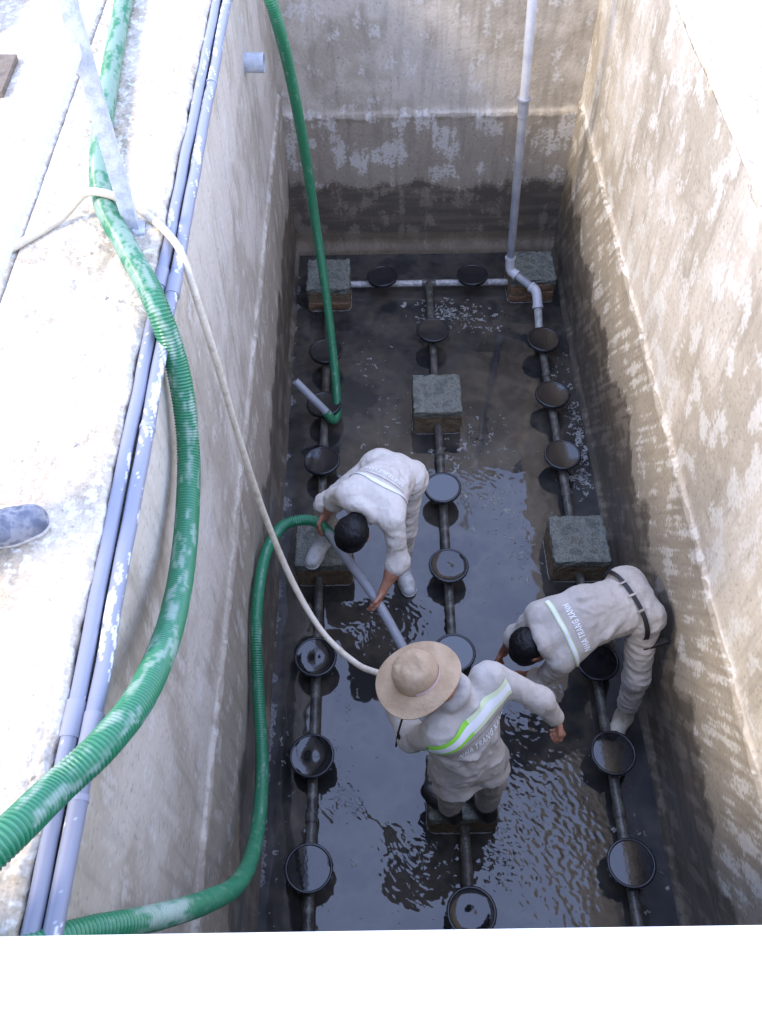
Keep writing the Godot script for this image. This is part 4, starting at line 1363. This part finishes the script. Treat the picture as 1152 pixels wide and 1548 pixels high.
func build_people() -> void:
	var D := func(x: float, y: float, z: float, pl: Vector3, sd: Vector3, curl: float, spread := 1.0) -> Dictionary:
		return {"dir": Vector3(x, y, z), "palm": pl, "side": sd, "curl": curl, "spread": spread}
	# man holding the wand
	var ja := {"pel": Vector3(0.084, 0.945, -3.398), "hipR": Vector3(-0.026, 0.926, -3.444), "hipL": Vector3(0.176, 0.905, -3.361), "chest": Vector3(-0.016, 1.074, -3.146), "neck": Vector3(-0.102, 1.115, -3.005), "head": Vector3(-0.172, 1.040, -2.890), "shR": Vector3(-0.213, 1.167, -3.079), "shL": Vector3(0.085, 1.095, -2.915), "elR": Vector3(-0.278, 0.933, -3.206), "haR": Vector3(-0.374, 0.725, -3.195), "elL": Vector3(0.093, 0.829, -2.818), "haL": Vector3(-0.030, 0.675, -2.640), "knR": Vector3(-0.350, 0.736, -3.310), "anR": Vector3(-0.399, 0.340, -3.309), "knL": Vector3(0.148, 0.520, -3.256), "anL": Vector3(0.130, 0.085, -3.244)}
	person("man in pale uniform and white boots bending over a grey wand", ja, {"seed": 1.0, "shirt": M.shirt_pale, "trousers": M.shirt_pale, "boot": M.white_boot, "cuff": 0.42, "shaft": 0.52, "boot_r": 0.068,
		"toeR": Vector3(-0.45, 0, 0.9), "toeL": Vector3(0.3, 0, 0.95), "face": Vector3(-0.1, -0.95, -0.3), "crown": Vector3(-0.38, -0.25, 0.88),
		"handR": D.call(-0.35, -0.75, 0.45, Vector3(0.5, -0.2, 0.8), Vector3(0.6, 0.5, 0.2), 1.15), "handL": D.call(-0.30, -0.75, 0.55, Vector3(-0.8, -0.1, -0.3), Vector3(-0.3, -0.3, 0.8), 0.75),
		"bands": [{"a": -0.20, "b": 0.20, "v": -0.085, "w": 0.026, "bow": -1.2, "mat": M.tape}, {"a": -0.15, "b": 0.15, "v": -0.125, "w": 0.004, "bow": -1.0, "mat": M.seam, "name": "seam", "lift": 0.003}], "print_v": -0.165, "print_bow": -1.0, "print_len": 0.25})
	# man in the sun hat
	var jb := {"pel": Vector3(0.387, 1.120, -1.489), "hipR": Vector3(0.494, 1.101, -1.530), "hipL": Vector3(0.299, 1.106, -1.459), "chest": Vector3(0.364, 1.408, -1.572), "neck": Vector3(0.310, 1.630, -1.610), "head": Vector3(0.165, 1.735, -1.615), "shR": Vector3(0.505, 1.560, -1.738), "shL": Vector3(0.217, 1.540, -1.440), "elR": Vector3(0.730, 1.392, -1.681), "haR": Vector3(0.847, 1.172, -1.651), "elL": Vector3(0.120, 1.300, -1.540), "haL": Vector3(0.000, 1.295, -1.815), "knR": Vector3(0.545, 0.732, -1.528), "anR": Vector3(0.550, 0.340, -1.515), "knL": Vector3(0.334, 0.733, -1.496), "anL": Vector3(0.350, 0.340, -1.505)}
	var b := person("man in a wide tan sun hat standing on a block, back turned", jb, {"seed": 2.0, "hat_axis": Vector3(-0.34, 0.92, -0.16).normalized(), "shirt": M.shirt, "trousers": M.trousers_dull, "boot": M.black_boot, "long": true, "hem": true, "cuff": 0.22, "shaft": 0.5,
		"toeR": Vector3(-0.5, 0, -0.85), "toeL": Vector3(-0.65, 0, -0.75), "face": Vector3(-0.85, -0.45, -0.3),
		"handR": D.call(0.35, -0.8, 0.35, Vector3(-0.7, -0.35, 0.4), Vector3(-0.2, 0.3, 0.9), 1.35), "handL": D.call(-0.2, 0.1, -0.9, Vector3(0.3, -0.9, 0.1), Vector3(0.9, 0.2, 0.1), 1.2),
		"bands": [{"a": -0.23, "b": -0.04, "v": -0.095, "w": 0.075, "mat": M.lime}, {"a": -0.04, "b": 0.225, "v": -0.095, "w": 0.075, "mat": M.lime_glare}, {"a": -0.23, "b": 0.225, "v": -0.095, "w": 0.036, "mat": M.tape, "lift": 0.0062}, {"a": -0.2, "b": 0.2, "v": -0.165, "w": 0.005, "mat": M.seam, "name": "seam", "lift": 0.003}],
		"print_v": -0.212, "print_len": 0.29, "print_u": 0.016})
	build_hat(b, jb)
	# man stooping by the wall
	var jc := {"pel": Vector3(1.394, 0.935, -2.454), "hipL": Vector3(1.448, 0.896, -2.367), "hipR": Vector3(1.366, 0.918, -2.568), "chest": Vector3(1.120, 0.935, -2.372), "neck": Vector3(0.900, 0.925, -2.235), "head": Vector3(0.815, 0.825, -2.245), "shL": Vector3(0.985, 0.835, -2.130), "shR": Vector3(0.850, 0.960, -2.395), "elL": Vector3(0.900, 0.560, -2.160), "haL": Vector3(0.775, 0.355, -2.300), "elR": Vector3(0.770, 0.699, -2.373), "haR": Vector3(0.694, 0.441, -2.374), "knL": Vector3(1.459, 0.532, -2.180), "anL": Vector3(1.476, 0.085, -2.132), "knR": Vector3(1.392, 0.519, -2.622), "anR": Vector3(1.434, 0.085, -2.648)}
	var c := person("man with a black belt stooping low beside the cream wall", jc, {"seed": 4.0, "shirt": M.shirt, "trousers": M.trousers, "boot": M.muddy_boot, "skin": M.skin_dark, "cuff": 0.34, "shaft": 0.42, "boot_r": 0.056,
		"toeR": Vector3(-0.9, 0, 0.3), "toeL": Vector3(-0.55, 0, 0.8), "face": Vector3(-0.1, -0.98, 0.15), "crown": Vector3(-0.9, -0.12, 0.2),
		"handR": D.call(-0.25, -0.9, 0.05, Vector3(0.6, -0.3, 0.6), Vector3(0.3, 0.2, 0.9), 0.7), "handL": D.call(-0.4, -0.8, -0.3, Vector3(0.5, -0.3, 0.5), Vector3(-0.5, 0.1, 0.7), 0.8),
		"bands": [{"a": -0.19, "b": 0.19, "v": -0.075, "w": 0.028, "mat": M.lime_pale}, {"a": -0.19, "b": 0.19, "v": -0.075, "w": 0.016, "mat": M.tape, "lift": 0.0062}],
		"print_v": -0.145, "print_len": 0.27})
	build_belt(c, jc)
	# bystander of whom only one shoe is in the picture
	var jd := {"pel": Vector3(-1.36, 4.05, -1.42), "hipR": Vector3(-1.36, 4.0, -1.32), "hipL": Vector3(-1.36, 4.0, -1.53), "chest": Vector3(-1.37, 4.32, -1.42), "neck": Vector3(-1.36, 4.56, -1.42), "head": Vector3(-1.33, 4.74, -1.42), "shR": Vector3(-1.36, 4.50, -1.24), "shL": Vector3(-1.36, 4.50, -1.60), "elR": Vector3(-1.38, 4.22, -1.18), "haR": Vector3(-1.30, 3.98, -1.16), "elL": Vector3(-1.38, 4.22, -1.66), "haL": Vector3(-1.30, 3.98, -1.66), "knR": Vector3(-1.47, 3.62, -1.28), "anR": Vector3(-1.50, 3.234, -1.26), "knL": Vector3(-1.27, 3.63, -1.47), "anL": Vector3(-1.165, 3.234, -1.425)}
	var by := person("bystander on the walkway in a dusty blue-grey slip-on shoe", jd, {"seed": 6.0, "bystander": true, "coarse": 1.7, "shirt": M.shirt, "trousers": M.dark_trousers, "boot": M.shoe, "sole": M.shoe_sole, "long": true, "hem": true, "cuff": 0.16, "shaft": 0.08, "boot_r": 0.048,
		"toeR": Vector3(1, 0, -0.2), "toeL": Vector3(0.90, 0, -0.38), "face": Vector3(0.9, -0.4, 0),
		"handR": D.call(0.1, -1, 0, Vector3(0, 0, -1), Vector3(1, 0, 0), 0.5), "handL": D.call(0.1, -1, 0, Vector3(0, 0, 1), Vector3(1, 0, 0), 0.5)})
	# piping and opening of the visible shoe
	var td := Vector3(0.90, 0, -0.38).normalized()
	var sd := Vector3.UP.cross(td)
	var an: Vector3 = jd.anL
	for k in 2:
		var mb := MB.new()
		var pts := []
		for i in 9:
			var a := lerpf(-1.25, 1.25, i / 8.0)
			var al := 0.055 + 0.03 * cos(a) if k == 0 else 0.085 + 0.035 * cos(a)
			pts.append(an + td * al + sd * sin(a) * (0.046 if k == 0 else 0.044) + Vector3(0, (-0.018 if k == 0 else -0.026) - 0.035 * (1.0 - cos(a)) - 0.0, 0))
		tube(mb, spline(pts, 0.006), 8, func(_s, _a): return [0.006 if k == 0 else 0.0035, Color.WHITE])
		put(shift(mb, by.position), "shoe_piping", M.belt if k == 0 else M.shoe_sole, by)

func build_hat(o: Node3D, J: Dictionary) -> void:
	var ax := Vector3(-0.34, 0.92, -0.16).normalized()
	var xf := Transform3D(basis_y(ax), J.head + ax * 0.066 + Vector3(-0.004, 0, 0.0))
	var hat := Node3D.new()
	hat.name = "sun_hat"
	o.add_child(hat)
	hat.position = xf.origin - o.position
	var loc := Transform3D(xf.basis, Vector3.ZERO)
	var mb := MB.new()
	var sides := 96
	var prof := []
	for i in 29:   # upper side of brim, outside in
		var t := i / 28.0
		prof.append(Vector2(lerpf(0.192, 0.102, t), -0.018 + 0.016 * t + 0.0011 * sin(t * 88.0)))
	var up_prof := prof.duplicate()
	up_prof.reverse()
	var under := []
	for p in up_prof: under.append(Vector2(p.x, p.y - 0.004))
	var whole := under + prof
	lathe_at(mb, loc, whole, sides)
	var ib := loc.affine_inverse()
	for i in mb.v.size():
		var p := ib * mb.v[i]
		var a := atan2(p.z, p.x)
		var r := Vector2(p.x, p.z).length()
		p.y += (0.012 * sin(a * 2.0 + 0.6) + 0.006 * sin(a * 3.0 + 2.0)) * sstep(0.1, 0.19, r)
		mb.v[i] = loc * p
	put(mb, "brim", M.hat, hat)
	mb = MB.new()
	var cp := []
	for i in 22:
		var t := i / 21.0
		var ang := t * PI * 0.5
		cp.append(Vector2(0.103 * pow(cos(ang), 0.55), -0.006 + 0.112 * pow(sin(ang), 0.85)))
	lathe_at(mb, loc, cp, sides)
	for i in mb.v.size():
		mb.v[i] += ax * 0.006 * nz.get_noise_3d(mb.v[i].x * 200, mb.v[i].y * 200, mb.v[i].z * 200)
	put(mb, "crown", M.hat, hat)
	mb = MB.new()
	var pts := PackedVector3Array()
	for i in 40:
		var a := lerpf(1.6, 3.4, i / 39.0)
		pts.append(loc * Vector3(0.1055 * cos(a), 0.010 + 0.004 * sin(a * 2.0), -0.1055 * sin(a)))
	# flat ribbon
	for i in pts.size():
		mb.add(pts[i] - ax * 0.009); mb.add(pts[i] + ax * 0.009)
		if i > 0: mb.quad(i * 2 - 2, i * 2, i * 2 + 1, i * 2 - 1)
	put(mb, "ribbon", M.ribbon, hat)
	mb = MB.new()
	var k0 := Vector3(0.08, 1.60, -1.53) - xf.origin
	tube(mb, spline([k0, k0 + Vector3(-0.02, -0.2, 0.0), k0 + Vector3(-0.03, -0.40, -0.01)], 0.02), 8, func(_s, _a): return [0.005, Color.WHITE])
	tube(mb, spline([k0 + Vector3(-0.022, -0.2, 0.0), k0 + Vector3(-0.01, -0.30, 0.01), k0 + Vector3(0.0, -0.39, 0.0)], 0.02), 8, func(_s, _a): return [0.006, Color.WHITE])
	put(mb, "chin_cord", M.belt, hat)

func build_belt(o: Node3D, J: Dictionary) -> void:
	var up: Vector3 = (J.neck - J.pel).normalized()
	var lat: Vector3 = (J.hipR - J.hipL).normalized()
	lat = (lat - up * lat.dot(up)).normalized()
	var bk := lat.cross(up).normalized()
	var f := Field.new()
	f.k = 0.05
	f.bone(J.hipR, J.hipL, 0.108, 0.108)
	f.bone(J.pel - up * 0.02, J.pel + up * 0.06, 0.116, 0.110)
	for s: Vector3 in [J.hipR, J.hipL]: f.bone(s.lerp(J.pel, 0.35) + up * 0.03 + bk * 0.015, s.lerp(J.pel, 0.35) + up * 0.16 + bk * 0.012, 0.100, 0.100)
	var mb := MB.new()
	var n := 72
	var cc: Vector3 = J.pel + up * 0.035
	for i in n + 1:
		var a := TAU * i / n
		var d := lat * cos(a) + bk * sin(a)
		for j in 2:
			var r := f.cast(cc + d * 0.45 + up * (0.013 if j == 1 else -0.013), -d, 0.014)
			mb.add(r[0] - o.position)
		if i > 0: mb.quad(i * 2 - 2, i * 2, i * 2 + 1, i * 2 - 1)
	put(mb, "belt", M.belt, o)
	for a in [0.9, 1.57, 2.3]:
		mb = MB.new()
		var d := lat * cos(a) + bk * sin(a)
		var r := f.cast(cc + d * 0.45, -d, 0.016)
		rbox(mb, Transform3D(Basis(d.cross(up).normalized(), up, d), r[0] - o.position), Vector3(0.014, 0.055, 0.006), 0.002, 2)
		put(mb, "belt_loop", M.trousers, o)
	mb = MB.new()
	var h := Vector3(1.515, 0.80, -2.265)
	rbox(mb, Transform3D(Basis(Vector3.UP, 0.25) * Basis(Vector3.BACK, 0.1), h - o.position), Vector3(0.15, 0.03, 0.05), 0.008, 4)
	put(mb, "tool_pouch", M.belt, o)

func _ready() -> void:
	rng.seed = 20240
	nz.seed = 5
	nz.noise_type = FastNoiseLite.TYPE_SIMPLEX_SMOOTH
	nz.frequency = 0.1
	nz.fractal_octaves = 2
	nf.seed = 8
	nf.noise_type = FastNoiseLite.TYPE_SIMPLEX_SMOOTH
	nf.frequency = 0.1
	var cam := Camera3D.new()
	cam.name = "camera"
	cam.fov = 60.07
	cam.near = 0.05
	cam.far = 300.0
	cam.position = Vector3(0, 5.28, 0)
	cam.rotation_degrees = Vector3(-54.49, 0.095, -0.969)
	add_child(cam)
	cam.current = true
	var sky_mat := ProceduralSkyMaterial.new()
	sky_mat.sky_top_color = Color(0.58, 0.645, 0.82)
	sky_mat.sky_horizon_color = Color(0.86, 0.88, 0.92)
	sky_mat.sky_curve = 0.18
	sky_mat.ground_bottom_color = Color(0.45, 0.42, 0.38)
	sky_mat.ground_horizon_color = Color(0.62, 0.60, 0.57)
	var sky := Sky.new()
	sky.sky_material = sky_mat
	var env := Environment.new()
	env.background_mode = Environment.BG_SKY
	env.sky = sky
	env.tonemap_mode = Environment.TONE_MAPPER_LINEAR
	env.tonemap_exposure = 5.4
	env.sdfgi_enabled = true
	env.ssao_enabled = true
	env.ssil_enabled = true
	var we := WorldEnvironment.new()
	we.name = "world_environment"
	we.environment = env
	add_child(we)
	var sun := DirectionalLight3D.new()
	sun.name = "sun"
	sun.light_energy = 0.27
	sun.light_color = Color(1.0, 0.94, 0.85)
	sun.light_angular_distance = 12.0
	sun.shadow_enabled = true
	add_child(sun)
	sun.look_at_from_position(Vector3(-4.0, 3.9, 1.5), Vector3.ZERO)
	var t0 := Time.get_ticks_msec()
	make_materials()
	print("materials ", Time.get_ticks_msec() - t0)
	build_setting()
	print("setting ", Time.get_ticks_msec() - t0)
	build_pipework()
	build_blocks()
	build_downpipe()
	build_edge_pipes()
	build_hoses()
	build_walkway_things()
	print("things ", Time.get_ticks_msec() - t0)
	build_people()
	print("people ", Time.get_ticks_msec() - t0)
	build_foam()
	print("done ", Time.get_ticks_msec() - t0)
